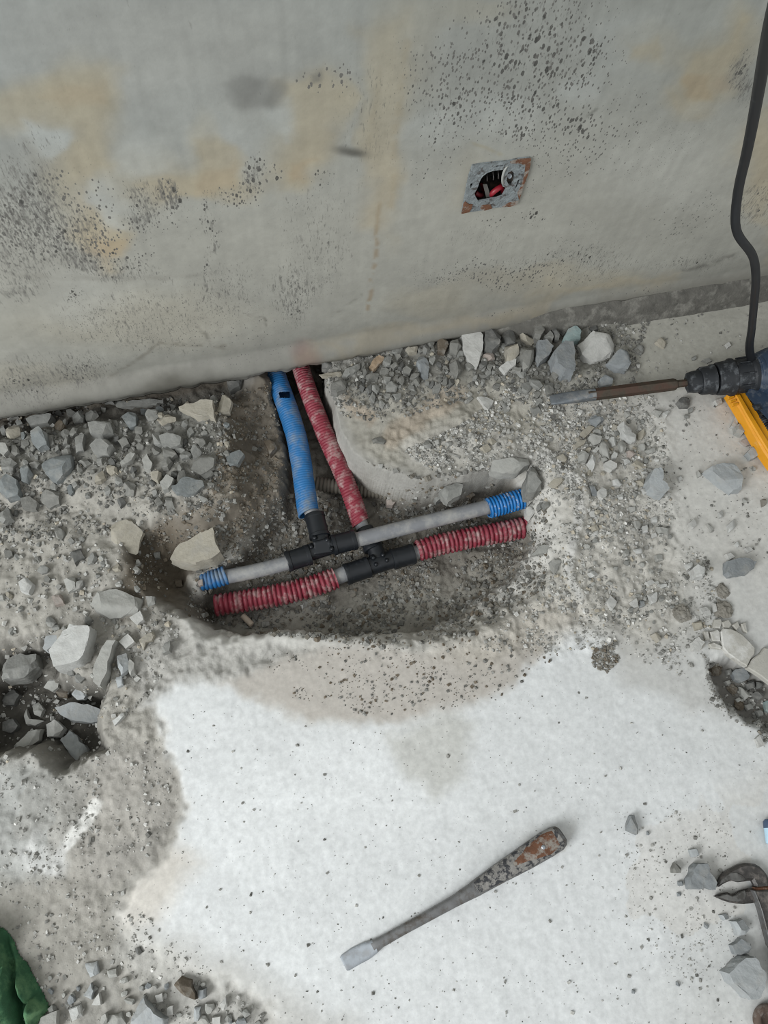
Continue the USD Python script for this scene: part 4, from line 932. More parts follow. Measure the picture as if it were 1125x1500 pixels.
for zone, (ox, oy, sc, glabel, rows) in BLOCKS.items():
    for row in rows.strip().splitlines():
        head, lab, pts = row.split('|'); tone, th = head.split(); seed += 1
        o = [(ox + float(a_.split(',')[0]) / sc, oy + float(a_.split(',')[1]) / sc) for a_ in pts.split()]
        flat = tone == 'w' and float(th) < 16 or 'flat' in lab or 'flake' in lab or 'block in' in lab or 'touching the tip' in lab or 'largest' in lab or 'triangular concrete' in lab or 'wedge-shaped' in lab or 'crescent' in lab or 'orange-brown' in lab
        m_, base = clod(o, seed) if tone == 'n' and zone in ('right_dust', 'crust') else rock(o, float(th) / 1000, seed, flat=flat)
        tone0 = tone; tone = SHIFT.get(tone, tone) if zone in ('left_heap', 'left_heap_b', 'wall_right', 'wall_mid') and not (zone == 'wall_right' and tone in 'bt') and ('heart' not in lab and 'disc near' not in lab and 'flake' not in lab) else {'g': 'b', 'l': 'c', 'd': 'm'}.get(tone, tone) if zone == 'bottom_right' else SHIFT2.get(tone, tone) if zone in ('right_floor', 'right_dust', 'right_pile') or (zone in ('left_mid', 'left_pit', 'bottom_left') and tone in 'glb' and ext_(o) > 18 and th != '36') else tone
        pr = obj(NAMES.get(tone0, 'rubble_stone'), m_, STONE[tone], smooth=(24 if flat else 32), loc=base)
        shown, tone = tone, tone0
        if lab == '-': tag(pr, *where_label(o, tone, TONE[shown]), group=f'{TONE[shown]} {glabel}')
        else: tag(pr, lab, 'plaster piece' if tone == 'w' else ('dirt clump' if tone == 'n' else 'stone'))
        STONE_AT.append(Polygon(o).buffer(0))
# cracked crust plates at the right pit
def crust(px, z0, z1, label, group=None):
    m_ = plate([(1025 + x / 7.5, 900 + y / 7.5) for x, y in px], z0, z1, bevel=.0015)
    ctr = np.array(m_[0] if isinstance(m_, tuple) else m_.vertices).mean(0)
    tag(obj('crust_plate', m_, plain(f'crust{used.get("/World/crust_plate", 0)}', (.40, .385, .345), .9, .1, 50, bump=.3, second=(.55, .54, .51), second_scale=20, second_at=(.55, .65)), smooth=20, loc=(ctr[0], ctr[1], z0)), label, 'floor crust', group)
crust([(215, 200), (240, 160), (320, 165), (380, 190), (450, 230), (510, 290), (550, 330), (590, 380), (580, 450), (540, 500), (500, 580), (470, 560), (430, 540), (350, 480), (290, 440), (240, 380), (225, 300)], -.004, .009, 'large beige crust plate cracked off the floor beside the right pit')
crust([(506, 592), (560, 496), (600, 465), (645, 435), (690, 370), (750, 380), (880, 500), (880, 840), (750, 760), (660, 690), (600, 650)], -.004, .008, 'second crust plate separated from the large one by a crack, at the picture edge')
for px, lb in (([(150, 60), (220, 55), (235, 100), (215, 160), (130, 150)], 'pale crust chip above the left end of the large crust plate'), ([(230, 90), (300, 60), (340, 120), (310, 160), (250, 155)], 'thin crust chip on the upper rim of the large crust plate'), ([(345, 120), (400, 80), (430, 140), (390, 185)], 'rounded crust chip beside the thin one on the upper rim'),
               ([(90, 330), (140, 310), (240, 360), (220, 390), (110, 370)], 'white crust chip at the lower left of the large crust plate'), ([(30, 190), (80, 190), (100, 280), (50, 290)], 'crust chip left of the large crust plate'), ([(100, 200), (180, 170), (210, 200), (215, 300), (130, 300)], 'cracked crust chip joined to the left end of the large plate'), ([(-20, 280), (30, 280), (50, 340), (10, 390), (-20, 360)], 'rounded crust chip furthest left of the cracked crust'), ([(440, 110), (490, 90), (510, 210), (470, 190)], 'narrow crust chip standing by the upper right rim of the large plate')):
    crust(px, -.003, .007, lb)

# ------------------------------------------------------------------ loose small chips (individual, one shared description per zone) and crumbs (uncountable)
def inside(poly, n_, r_):
    pol = Polygon(poly); x0, y0, x1, y1 = pol.bounds; out = []
    while len(out) < n_:
        u, v = r_.uniform(x0, x1, 4000), r_.uniform(y0, y1, 4000); ok = shapely.contains_xy(pol, u, v); out += list(zip(u[ok], v[ok]))
    return np.array(out[:n_])
PAL = {k: np.array(v) for k, v in {'w': (.55, .54, .51), 'l': (.39, .385, .36), 'g': (.27, .265, .245), 'd': (.15, .147, .135), 'n': (.15, .125, .095), 'y': (.40, .36, .29), 'e': (.19, .175, .148), 'm': (.165, .162, .148)}.items()}
OCT = np.array([[1, 0, 0], [-1, 0, 0], [0, 1, 0], [0, -1, 0], [0, 0, 1], [0, 0, -1.]]); OCTF = np.array([[0, 2, 4], [2, 1, 4], [1, 3, 4], [3, 0, 4], [2, 0, 5], [1, 2, 5], [3, 1, 5], [0, 3, 5]])
CUBE = np.array(list(np.ndindex(2, 2, 2))) * 1.5 - .75; CUBEF = trimesh.creation.box().faces
BLUR = BASIS = None
def crumbs(name, label, poly, n_, smin, smax, palette, seed_, power=2.2, kind='stuff', squash=.7):
    r_ = np.random.default_rng(seed_); uv = inside(poly, n_, r_)
    # keep clumpy: thin out by noise
    dens = fbm(np.column_stack([uv / 26, np.zeros(n_)]), 3, seed_); uv = uv[dens > r_.uniform(.25, .62, n_)]; n_ = len(uv)
    z = np.zeros(n_); 
    for _ in range(6):
        p = np.array([at(u, v, zz) for (u, v), zz in zip(uv, z)]) if False else None
        d_ = (R @ ray(uv[:, 0], uv[:, 1]).T).T; p = C + ((z - CAM_H) / d_[:, 2])[:, None] * d_; z = .5 * z + .5 * gh(p[:, 0], p[:, 1])
    p[:, 2] = gh(p[:, 0], p[:, 1])
    x = r_.uniform(0, 1, n_); a1 = 1 - power; size = (smin ** a1 + x * (smax ** a1 - smin ** a1)) ** (1 / a1) / 2000.0
    big = size > 0.0016
    vs, fs, ts, k = [], [], [], 0
    for base, faces, sel in ((OCT, OCTF, ~big), (CUBE, CUBEF, big)):
        m_ = int(sel.sum()); nb = len(base)
        if not m_: continue
        q = r_.normal(size=(m_, 4)); q /= np.linalg.norm(q, axis=1, keepdims=True); w_, x_, y_, z_ = q.T
        rot = np.stack([np.stack([1 - 2 * (y_ * y_ + z_ * z_), 2 * (x_ * y_ - z_ * w_), 2 * (x_ * z_ + y_ * w_)], -1), np.stack([2 * (x_ * y_ + z_ * w_), 1 - 2 * (x_ * x_ + z_ * z_), 2 * (y_ * z_ - x_ * w_)], -1), np.stack([2 * (x_ * z_ - y_ * w_), 2 * (y_ * z_ + x_ * w_), 1 - 2 * (x_ * x_ + y_ * y_)], -1)], 1)
        v = base[None] * r_.uniform(.6, 1.2, (m_, 1, 3)) + r_.normal(0, .16, (m_, nb, 3)); v = np.einsum('nij,nkj->nki', rot, v) * size[sel][:, None, None]; v[..., 2] *= squash
        v += p[sel][:, None] + np.array([0, 0, 1.0]) * (size[sel] * .35)[:, None, None]
        vs.append(v.reshape(-1, 3)); fs.append((faces[None] + (np.arange(m_) * nb)[:, None, None] + k).reshape(-1, 3)); k += m_ * nb
        keys = list(palette); c_ = np.array([PAL[t_] for t_ in keys])[r_.choice(len(keys), m_, p=np.array(list(palette.values())) / sum(palette.values()))] * r_.uniform(.8, 1.2, (m_, 1)); ts.append(np.repeat(c_, nb, 0))
    pr = obj(name, (np.vstack(vs), np.vstack(fs)), CRUMB, tint=np.vstack(ts)); tag(pr, label, 'rubble crumbs', kind=kind)
def chips(poly, n_, smin, smax, palette, seed_, single, glabel, tall=.6):
    """more loose stones of a zone: the largest ones single, the rest joined"""
    r_ = np.random.default_rng(seed_); keys = list(palette); pw = np.array(list(palette.values())) / sum(palette.values()); tries = 0; got = []
    while len(got) < n_ and tries < n_ * 30:
        tries += 1; (u, v), = inside(poly, 1, r_); s = smin * (smax / smin) ** (r_.uniform() ** 1.7) / 2
        ang = np.arange(6) / 6 * 2 * np.pi + r_.normal(0, .22, 6); el = r_.uniform(.6, 1.0); ro = r_.uniform(0, np.pi)
        q = np.stack([np.cos(ang), np.sin(ang) * el], 1) * (s * r_.uniform(.75, 1.15, 6))[:, None]; q = q @ np.array([[math.cos(ro), math.sin(ro)], [-math.sin(ro), math.cos(ro)]]) + (u, v)
        pol = Polygon(q).buffer(0)
        if any(pol.intersects(o_) and pol.intersection(o_).area > .2 * pol.area for o_ in STONE_AT): continue
        STONE_AT.append(pol); got.append((s, q, keys[r_.choice(len(keys), p=pw)], r_.uniform(.6, 1.1)))
    got.sort(key=lambda t_: -t_[0]); rest, tints = [], []
    for i, (s, q, tone, h_) in enumerate(got):
        m_, base = rock(q, s * 2 * .00095 * tall * h_, seed_ * 1000 + i, detail=.5 if i >= single else 1)
        if i < single: tag(obj(NAMES.get(tone, 'rubble_stone'), m_, STONE[tone], smooth=32, loc=base), *where_label(q, tone), group=glabel)
        else: rest.append(m_); tints.append(np.tile(np.array(STONE_COL[tone]) * r_.uniform(.85, 1.15), (len(m_[0]), 1)))
    if rest: tag(obj('loose_stones', cat(*rest), CRUMB, tint=np.vstack(tints)), glabel, 'loose stones', kind='stuff')
chips([(0, 615), (60, 600), (330, 580), (340, 650), (300, 730), (180, 720), (60, 740), (0, 760)], 80, 9, 24, {'m': 4, 'g': 3, 's': 1, 'd': 1.5, 'y': .5}, 1, 8, 'small stones filling the gaps of the left heap')
chips([(470, 545), (560, 520), (700, 485), (860, 460), (900, 500), (800, 580), (690, 560), (560, 590)], 110, 7, 19, {'m': 5, 'g': 3, 'd': 1.5, 'y': .5}, 2, 8, 'small stones filling the gaps of the heap along the wall right of the pipes')
chips([(840, 590), (940, 600), (975, 690), (930, 760), (850, 760)], 30, 7, 13, {'g': 3, 'l': 3, 'y': 1, 'w': .7}, 3, 4, 'tiny stones at the edge of the small pile below the chisel')
chips([(860, 770), (980, 760), (1010, 900), (960, 930), (860, 880)], 34, 6, 12, {'g': 3, 'l': 4, 'w': .8}, 4, 4, 'tiny stones in the dusty strip on the right')
chips([(0, 780), (180, 760), (250, 940), (190, 1050), (60, 960), (0, 960)], 40, 9, 22, {'g': 4, 'l': 2, 'm': 1.5, 'y': 1}, 5, 6, 'small stones between the slabs above the left pit')
chips([(70, 1430), (330, 1440), (400, 1500), (70, 1500)], 30, 9, 20, {'g': 3, 'l': 3, 'b': 2, 'w': 1}, 6, 5, 'small stones among the gravel along the bottom edge')
RUB = {'g': 4, 'l': 3, 'w': .6, 'd': 2, 'y': 1}
crumbs('rubble_crumbs', 'fine grey crumbs between the stones of the left heap', [(-20, 600), (340, 575), (400, 640), (330, 760), (180, 780), (-20, 800)], 5200, 1.6, 8, {'m': 5, 'g': 4, 'l': .8, 'd': 2, 'y': .4}, 21)
crumbs('rubble_crumbs', 'fine grey crumbs in the heap along the wall right of the pipes', [(465, 540), (560, 512), (700, 475), (880, 445), (950, 470), (930, 560), (820, 600), (700, 580), (560, 620), (500, 610)], 6000, 1.6, 8, {'m': 5, 'g': 3, 'l': .8, 'd': 2, 'y': .4}, 22)
crumbs('rubble_crumbs', 'fine pale crumbs spread over the concrete slab above the trench', [(590, 660), (680, 620), (740, 570), (880, 570), (900, 640), (840, 690), (720, 690), (640, 695)], 6000, 1.6, 7.5, {'l': 4, 'g': 3, 'w': 1, 'y': .8, 'd': .5}, 23)
crumbs('rubble_crumbs', 'fine crumbs around the small pile below the chisel', [(830, 570), (960, 570), (990, 700), (980, 780), (850, 790), (820, 680)], 3600, 1.5, 7, {'l': 4, 'g': 3, 'w': 1, 'y': 1, 'm': .7}, 24)
crumbs('rubble_crumbs', 'pale crumbs in the dusty strip right of the trench', [(780, 680), (850, 690), (960, 740), (1040, 820), (1060, 930), (1000, 990), (880, 950), (760, 960), (700, 950), (790, 860)], 6000, 1.3, 7, {'l': 5, 'g': 3, 'w': 1.5, 'm': .5, 'y': 1}, 25)
crumbs('rubble_crumbs', 'dark soil crumbs on the trench bottom', [(300, 780), (420, 720), (520, 700), (700, 710), (800, 740), (800, 860), (700, 930), (560, 950), (400, 930), (270, 900)], 11000, 1.6, 9, {'e': 4, 'm': 4, 'n': 2, 'd': 1.5, 'g': 4, 'l': 1.6}, 26, power=1.9)
crumbs('rubble_crumbs', 'brown soil crumbs on the slope left of the pipes', [(330, 580), (400, 560), (420, 700), (340, 790), (200, 870), (180, 790), (300, 740)], 3200, 1.5, 7, {'n': 6, 'e': 3, 'g': .4, 'd': 1}, 27)
crumbs('rubble_crumbs', 'grey crumbs over the broken ground on the left', [(-20, 760), (200, 740), (270, 930), (220, 1020), (130, 1100), (-20, 1130)], 2600, 1.6, 8, {'g': 3, 'l': 4, 'm': 1, 'y': 1}, 28)
crumbs('rubble_crumbs', 'gritty crumbs on the bare screed at the lower left', [(-20, 1110), (240, 1080), (265, 1180), (180, 1310), (330, 1440), (420, 1510), (-20, 1510)], 2600, 1.3, 6, {'g': 3, 'l': 5, 'm': .6, 'w': .5}, 29)
crumbs('rubble_crumbs', 'dark specks of grit on the ochre dust below the trench', [(380, 960), (540, 940), (760, 930), (820, 960), (720, 1030), (540, 1050), (420, 1020)], 1300, 1.2, 5, {'d': 3, 'n': 3, 'g': 2}, 30)
crumbs('rubble_crumbs', 'scattered grit on the white floor', [(280, 1040), (560, 1060), (900, 980), (1125, 1000), (1125, 1500), (420, 1500), (220, 1360)], 1500, 1.0, 4.5, {'g': 3, 'd': 2, 'l': 2}, 31, power=3)
crumbs('rubble_crumbs', 'scattered grit on the floor around the hammer', [(940, 460), (1125, 420), (1125, 820), (990, 780), (960, 650), (900, 560)], 900, 1.2, 5.5, {'g': 3, 'd': 2, 'l': 3}, 32, power=2.6)
crumbs('rubble_crumbs', 'brown dirt crumbs in a loose patch on the whitish floor', [(868, 955), (895, 940), (908, 965), (890, 985), (868, 975)], 420, 1.8, 6.5, {'n': 1, 'e': 3, 'g': 3}, 35)
crumbs('rubble_crumbs', 'dark grit in the small pit at the right edge', [(1030, 960), (1125, 1010), (1125, 1090), (1040, 1030)], 1400, 1.5, 7, {'g': 3, 'd': 4, 'l': 1.5, 'e': 2}, 33)
crumbs('rubble_crumbs', 'grit on the white floor around the pincers', [(900, 1180), (1070, 1180), (1090, 1440), (980, 1440), (900, 1320)], 900, 1.0, 4.5, {'g': 3, 'd': 1.2, 'l': 3}, 34, power=2.8)

# ------------------------------------------------------------------ flat-bladed chisel driver on the white floor
STEEL = plain('worn_steel', (.20, .20, .20), .45, .2, 90, .7, second=(.12, .105, .09), second_scale=70, second_at=(.48, .66))
STEEL2 = plain('polished_steel', (.33, .355, .38), .42, .15, 80, .6, second=(.28, .29, .30), second_scale=60)
DARKWOOD = plain('tarred_scale', (.225, .215, .20), .7, .3, 140, .1, bump=.4, second=(.035, .036, .04), second_scale=120, second_at=(.47, .56))
RUST = plain('rust', (.135, .060, .032), .85, .35, 110, .1, bump=.4, second=(.26, .235, .205), second_scale=95, second_at=(.47, .60))
g0 = on_ground(660, 1318)
drv = thing('chisel_driver', 'old all-steel flat screwdriver with worn handle scales on the white floor', 'screwdriver', g0)
gz = g0[2] + 0.0005
def bar(stations, mat_parent, name, mat, sides=20, top=None, label=None, square=3.0):
    """stations: (u, v, half width in pixels, bottom height, top height); superellipse sections along the picture line"""
    rings = []; pts = [at(u, v, gz + (a_ + b_) / 2) for u, v, w_, a_, b_ in stations]
    for i, (u, v, w_, a_, b_) in enumerate(stations):
        p = pts[i]; t_ = pts[min(i + 1, len(pts) - 1)] - pts[max(i - 1, 0)]; t_[2] = 0; t_ /= np.linalg.norm(t_); n_ = np.array([-t_[1], t_[0], 0]); th = np.arange(sides) / sides * 2 * np.pi
        cs, sn = np.cos(th), np.sin(th); e = 2 / square; x = np.sign(cs) * np.abs(cs) ** e * w_ * mpp(p); z = np.sign(sn) * np.abs(sn) ** e * (b_ - a_) / 2
        rings.append(p + n_ * x[:, None] + np.array([0, 0, 1.0]) * z[:, None])
    return obj(name, loft(rings), mat, mat_parent, smooth=45, label=label)
bar([(503, 1412, 10.0, 0, .0016), (506, 1410, 11.8, 0, .0022), (520, 1401, 12.4, 0, .0034), (536, 1393, 12.0, 0, .0055), (550, 1386, 9.0, .0005, .008)], drv, 'blade', STEEL2, label='bluish worn blade tip')
bar([(546, 1388, 9.5, .0005, .0075), (558, 1380, 7.6, .001, .0095), (590, 1362, 7.2, .002, .0105), (630, 1340, 7.6, .003, .012), (664, 1321, 8.2, .004, .0135), (684, 1309, 10.0, .004, .015), (700, 1300, 11.2, .004, .016)], drv, 'shank', STEEL, square=2.4)
HS = [(694, 1303, 11.0), (730, 1280, 14.0), (770, 1256, 17.0), (800, 1237, 18.6), (815, 1228, 18.0), (821, 1223.5, 15.0), (823, 1222, 11)]
bar([(u, v, w_, .0055, .0165 + .004 * min(1, (u - 694) / 100)) for u, v, w_ in HS], drv, 'handle_frame', STEEL, square=3.4)
for nm, (z0_, z1_) in (('handle_scale', (.013, .0275)), ('handle_scale', (.000, .0075))):
    bar([(u, v, w_ - 1.2, z0_, z1_ - .003 * max(0, 1 - (u - 694) / 60)) for u, v, w_ in [(698, 1300.5, 9.5)] + HS[1:5] + [(819, 1225, 15.2)]], drv, nm, DARKWOOD, square=2.2)
bar([(752, 1266, 6, .0180, .0273), (775, 1252, 12, .0180, .0281), (800, 1237, 15.2, .0180, .0282), (814, 1228.4, 14, .0180, .0276)], drv, 'rust_patch', RUST, square=2.2, label='orange rust on the end of the handle')
rv = at(796, 1241, gz + .0282); obj('rivet', lathe(rv - [0, 0, .004], rv + [0, 0, .002], [(0, .0028), (.0044, .0028), (.0052, .0018), (.0053, .001)], 14), STEEL2, drv, smooth=40)

# ------------------------------------------------------------------ pincers at the right edge
WORN = plain('worn_iron', (.135, .132, .125), .55, .3, 130, .4, bump=.2, second=(.07, .066, .06), second_scale=90)
PX = lambda pts: [(1045 + x / 5.55, 1150 + y / 5.555) for x, y in pts]
OLDIRON = plain('old_iron', (.075, .07, .066), .5, .35, 120, .6, bump=.3, second=(.19, .17, .155), second_scale=80, second_at=(.5, .66))
pg = on_ground(1105, 1310); pz = pg[2] + .001
pin = thing('pincers', 'dark steel end-cutting pincers with open jaws at the right edge', 'pincers', pg)
obj('jaw', plate(PX([(20, 815), (35, 775), (60, 730), (95, 700), (130, 680), (200, 645), (245, 635), (290, 635), (330, 642), (370, 665), (400, 695), (430, 735), (445, 800), (440, 860), (330, 850), (322, 812), (305, 776), (270, 778), (240, 785), (190, 790), (165, 782), (140, 776), (100, 790), (70, 805), (40, 827)]), pz, pz + .012, bevel=.0035), OLDIRON, pin, smooth=35)
obj('jaw', plate(PX([(0, 903), (60, 880), (110, 872), (150, 890), (175, 880), (200, 862), (250, 845), (300, 836), (335, 850), (350, 900), (342, 955), (300, 962), (240, 966), (180, 964), (130, 955), (80, 940), (40, 922)]), pz, pz + .011, bevel=.0035), OLDIRON, pin, smooth=35)
obj('cutting_face', plate(PX([(45, 815), (62, 775), (95, 735), (135, 712), (185, 708), (225, 725), (262, 765), (240, 780), (190, 786), (165, 778), (140, 771), (100, 785), (70, 800)]), pz + .010, pz + .0128, bevel=.001), WORN, pin, smooth=25, label='worn grey inner face of the upper jaw')
obj('cutting_face', plate(PX([(40, 908), (70, 892), (110, 884), (150, 902), (180, 894), (215, 866), (255, 856), (268, 890), (255, 930), (200, 948), (140, 942), (85, 925)]), pz + .009, pz + .0118, bevel=.001), WORN, pin, smooth=25, label='worn grey inner face of the lower jaw')
obj('pivot', plate(PX([(320, 828), (450, 820), (560, 830), (560, 870), (330, 872)]), pz + .004, pz + .014, bevel=.002), RUST, pin, smooth=35)
obj('handle', plate(PX([(310, 858), (480, 852), (600, 900), (640, 1050), (650, 1250), (640, 1500), (660, 1800), (720, 2150), (660, 2200), (590, 2160), (530, 1800), (500, 1480), (444, 1290), (405, 1150), (370, 1010), (345, 930)]), pz + .006, pz + .018, bevel=.0018), OLDIRON, pin, smooth=30)
obj('edge_flange', plate(PX([(306, 856), (322, 856), (358, 945), (385, 1020), (418, 1140), (454, 1290), (446, 1310), (405, 1160), (370, 1020), (345, 945)]), pz + .006, pz + .0195, bevel=.0008), STEEL, pin, smooth=30, label='bright worn flange along the handle')
obj('handle', plate(PX([(430, 770), (500, 745), (620, 760), (760, 850), (860, 1050), (900, 1400), (960, 1900), (900, 1950), (830, 1900), (770, 1450), (700, 1120), (600, 940), (520, 870), (440, 850)]), pz, pz + .012, bevel=.003), OLDIRON, pin, smooth=30)
# blue plastic plug cut by the picture edge, and a rusty ring
bp = on_ground(1128, 1220); bl = thing('plastic_plug', 'light blue plastic plug with dark cap at the right picture edge', 'plastic plug', bp)
obj('body', lathe(at(1131, 1237, bp[2] + .008), at(1128, 1212, bp[2] + .008), [(0, .004), (.001, .0075), (.018, .0080), (.022, .0080), (.022, .005)], 18), plain('light_blue_plastic', (.42, .60, .72), .4, .08, 60), bl, smooth=40)
obj('cap', lathe(at(1128, 1213, bp[2] + .008), at(1126, 1200, bp[2] + .008), [(0, .005), (0, .0082), (.008, .0078), (.011, .005)], 18), plain('dark_blue_plastic', (.05, .08, .14), .4, .1, 60), bl, smooth=40, label='dark blue cap')
rb = on_ground(1122, 1494); th = np.arange(40) / 39 * 2 * np.pi
ringp = np.array([rb + [.014 * math.cos(t_), .014 * math.sin(t_), .006] for t_ in th])
tag(obj('iron_ring', cat(sweep(ringp, .0052, 12, False), lathe(rb + [0, 0, .0], rb + [0, 0, .01], [(0, .011), (.004, .011), (.005, .010)], 24)), plain('rusty_iron', (.10, .07, .055), .8, .3, 90, .2, second=(.20, .17, .15), second_scale=60), smooth=40, loc=rb), 'rusty brown ring in the bottom right corner', 'ring')

# ------------------------------------------------------------------ rotary hammer with its chisel and cord
NAVY = plain('navy_housing', (.018, .034, .062), .55, .2, 40, second=(.13, .14, .155), second_scale=70, second_at=(.50, .74))
RUBBER = plain('black_rubber', (.011, .013, .016), .6, .25, 50, second=(.13, .14, .15), second_scale=75, second_at=(.52, .76))
YELLOW = plain('yellow_plastic', (.72, .31, .012), .42, .08, 50, second=(.66, .40, .16), second_scale=60, second_at=(.62, .74))
CHISELTIP = plain('chisel_tip_steel', (.15, .165, .18), .5, .25, 90, .4, second=(.24, .24, .235), second_scale=60)
BRONZE = plain('brown_steel', (.070, .055, .040), .65, .25, 80, .4, bump=.25, second=(.078, .046, .033), second_scale=40, second_at=(.46, .56))
hb = on_ground(1060, 552)
ham = thing('rotary_hammer', 'dusty navy blue rotary hammer with a flat chisel lying on the floor', 'rotary hammer', hb)
A0 = at(806, 586, .010); A1 = at(1016, 559.5, .040)
ax = A1 - A0; AL = np.linalg.norm(ax); ax /= AL
side = np.cross(ax, [0, 0, 1.0]); side /= np.linalg.norm(side); upv = np.cross(side, ax)
def along(s): return A0 + ax * s
def sec(s, wy_, wz_, sides=20, square=2.0, oy=0.0, oz=0.0, turn=0.0):
    t_ = np.arange(sides) / sides * 2 * np.pi; e = 2 / square; c_, s_ = np.cos(t_ + turn), np.sin(t_ + turn)
    return along(s) + side * (np.sign(c_) * np.abs(c_) ** e * wy_ + oy)[:, None] + upv * (np.sign(s_) * np.abs(s_) ** e * wz_ + oz)[:, None]
def sides_of(s): return mpp(along(s))
hx = lambda s, r: np.array([along(s) + side * math.cos(k * math.pi / 3 + math.pi / 6) * r + upv * math.sin(k * math.pi / 3 + math.pi / 6) * r for k in range(6)])
chis = obj('chisel', loft([hx(.060, .0098), hx(AL * .86, .0098), hx(AL * .88, .0082), hx(AL * .885, .006), hx(AL + .01, .006)]), BRONZE, ham, smooth=20, label='rust brown hexagonal chisel')
obj('blade', loft([sec(0.000, .0080, .0012, 16, 3), sec(.004, .0092, .0020, 16, 3), sec(.025, .0098, .0050, 16, 3), sec(.050, .0094, .0085, 16, 3), sec(.072, .0092, .0092, 16, 2.4)]), CHISELTIP, chis, smooth=40, label='grey flattened chisel tip')
# chuck rings as radius in metres at distances from the nose (pixels on the picture line)
U1 = sides_of(AL)
L0 = lambda px: AL + px * U1 * 1.02
obj('chuck_nose', lathe(along(L0(-10)), along(L0(30)), [(0, .0065), (0, .012), (.002, .0158), (.012, .0178), (.020, .0178), (.022, .016)], 36), RUBBER, ham, smooth=35)
obj('chuck_ring', lathe(along(L0(8)), along(L0(40)), [(0, .014), (0, .0205), (.003, .0222), (.016, .0226), (.019, .0245), (.022, .0245), (.024, .02)], 36), RUBBER, ham, smooth=35)
obj('chuck_sleeve', lathe(along(L0(31)), along(L0(70)), [(0, .018), (0, .0245), (.003, .0262), (.018, .0275), (.022, .0300), (.026, .0300), (.028, .026)], 36), RUBBER, ham, smooth=35)
obj('collar', lathe(along(L0(56)), along(L0(96)), [(0, .02), (0, .0268), (.024, .0282), (.027, .0306), (.032, .0306), (.034, .027)], 36), RUBBER, ham, smooth=35)
for k in range(4): obj('collar_rib', hull([(along(L0(62)) + side * .0285 * math.cos(.5 + k * .7) + upv * .0285 * math.sin(.5 + k * .7), .0012), (along(L0(80)) + side * .029 * math.cos(.5 + k * .7) + upv * .029 * math.sin(.5 + k * .7), .0012)]), RUBBER, ham, smooth=40)
# gear housing, motor housing and rear grip continue beyond the frame
hs = obj('housing', loft([sec(L0(84), .0285, .0285, 28, 2.2), sec(L0(92), .034, .032, 28, 2.3, oy=.001), sec(L0(104), .041, .035, 28, 2.6, oy=.004), sec(L0(125), .048, .036, 28, 3, oy=.008), sec(L0(190), .052, .037, 28, 3, oy=.012), sec(L0(250), .046, .036, 28, 3, oy=.010), sec(L0(262), .036, .03, 28, 3, oy=.008)]), NAVY, ham, smooth=40)
hp = lambda u, v, z: at(u, v, z)
obj('gear_flange', loft([np.array([hp(u, v, z) for u, v in ((1092, 578), (1100, 566), (1150, 560), (1160, 600), (1150, 620), (1124, 614))]) for z in (.012, .055)]), NAVY, hs, smooth=25)
obj('rim', lathe(along(L0(88)), along(L0(100)), [(0, .028), (0, .0318), (.002, .033), (.005, .033), (.007, .0315)], 36), NAVY, hs, smooth=35)
obj('vent_slot', loft([np.array([hp(u, v, z) for u, v in ((1101, 594), (1112, 592), (1117, 600), (1106, 602))]) for z in (.053, .0575)]), RUBBER, hs, smooth=20)
obj('motor_housing', loft([sec(L0(255), .036, .034, 24, 2.2, oy=.012), sec(L0(290), .042, .036, 24, 2.2, oy=.014), sec(L0(380), .042, .036, 24, 2.2, oy=.014), sec(L0(400), .034, .03, 24, 2.2, oy=.014)]), NAVY, ham, smooth=40)
obj('rear_grip', sweep(spline([along(L0(380)) + side * -.02, along(L0(430)) + side * -.03, along(L0(450)) + side * .02, along(L0(430)) + side * .06, along(L0(380)) + side * .045], 30)[0], .014, 16), RUBBER, ham, smooth=40)
# yellow side grip frame
def yb(pts, z0, z1, name, mat, bevel=.003, label=None, parent=None): return obj(name, plate(pts, z0, z1, bevel=bevel), mat, parent or ham, smooth=30, label=label)
yg = yb([(1064, 579), (1075, 576), (1086, 577), (1096, 592), (1108, 612), (1122, 634), (1140, 660), (1150, 690), (1128, 686), (1114, 666), (1100, 642), (1084, 612)], .004, .030, 'side_grip', YELLOW, .004, 'orange-yellow plastic side grip')
yb([(1076, 579), (1083, 578), (1094, 596), (1118, 636), (1138, 668), (1130, 672), (1110, 640), (1090, 606)], .028, .034, 'ridge', YELLOW, .002, parent=yg)
for k in range(3): yb([(1066 + k * 3, 583 + k * 5), (1074 + k * 3, 580 + k * 5), (1075 + k * 3, 582.5 + k * 5), (1067 + k * 3, 585.5 + k * 5)], .028, .0335, 'grip_rib', YELLOW, .0008, parent=yg)
obj('grip_spring', corrugated([at(1112, 612, .022), at(1126, 634, .022), at(1150, 668, .022)], .010, .0035, .0018, 18, seed=9), RUBBER, ham, smooth=50, label='black ribbed grip core')
# cord: hangs from above in front of the wall, drops behind the housing
def deep(u, v, depth): return C + R @ (ray(u, v) * depth)
cp = [deep(1190, -150, .42), deep(1128, 40, .60), deep(1108, 150, .75), deep(1090, 240, .87), deep(1078, 305, .95), deep(1079, 338, .975), deep(1091, 358, .995), deep(1103, 376, 1.02), deep(1107, 400, 1.05), deep(1105, 440, 1.12), deep(1100, 490, 1.21), deep(1098, 512, 1.27)]
cp.append(deep(1106, 534, 1.31)); cp.append(along(L0(150)) + np.array([0, .0, .0]))
pc, L = spline(cp, 120)
obj('power_cord', sweep(pc, np.interp(np.linspace(0, 1, 120), [0, .8, .93, 1], [.0052, .0054, .0068, .0072]), 14), plain('cord_rubber', (.008, .009, .011), .5, .2, 50, second=(.03, .034, .036), second_scale=60, second_at=(.6, .78)), ham, smooth=50, label='black rubber power cord hanging down in front of the wall')

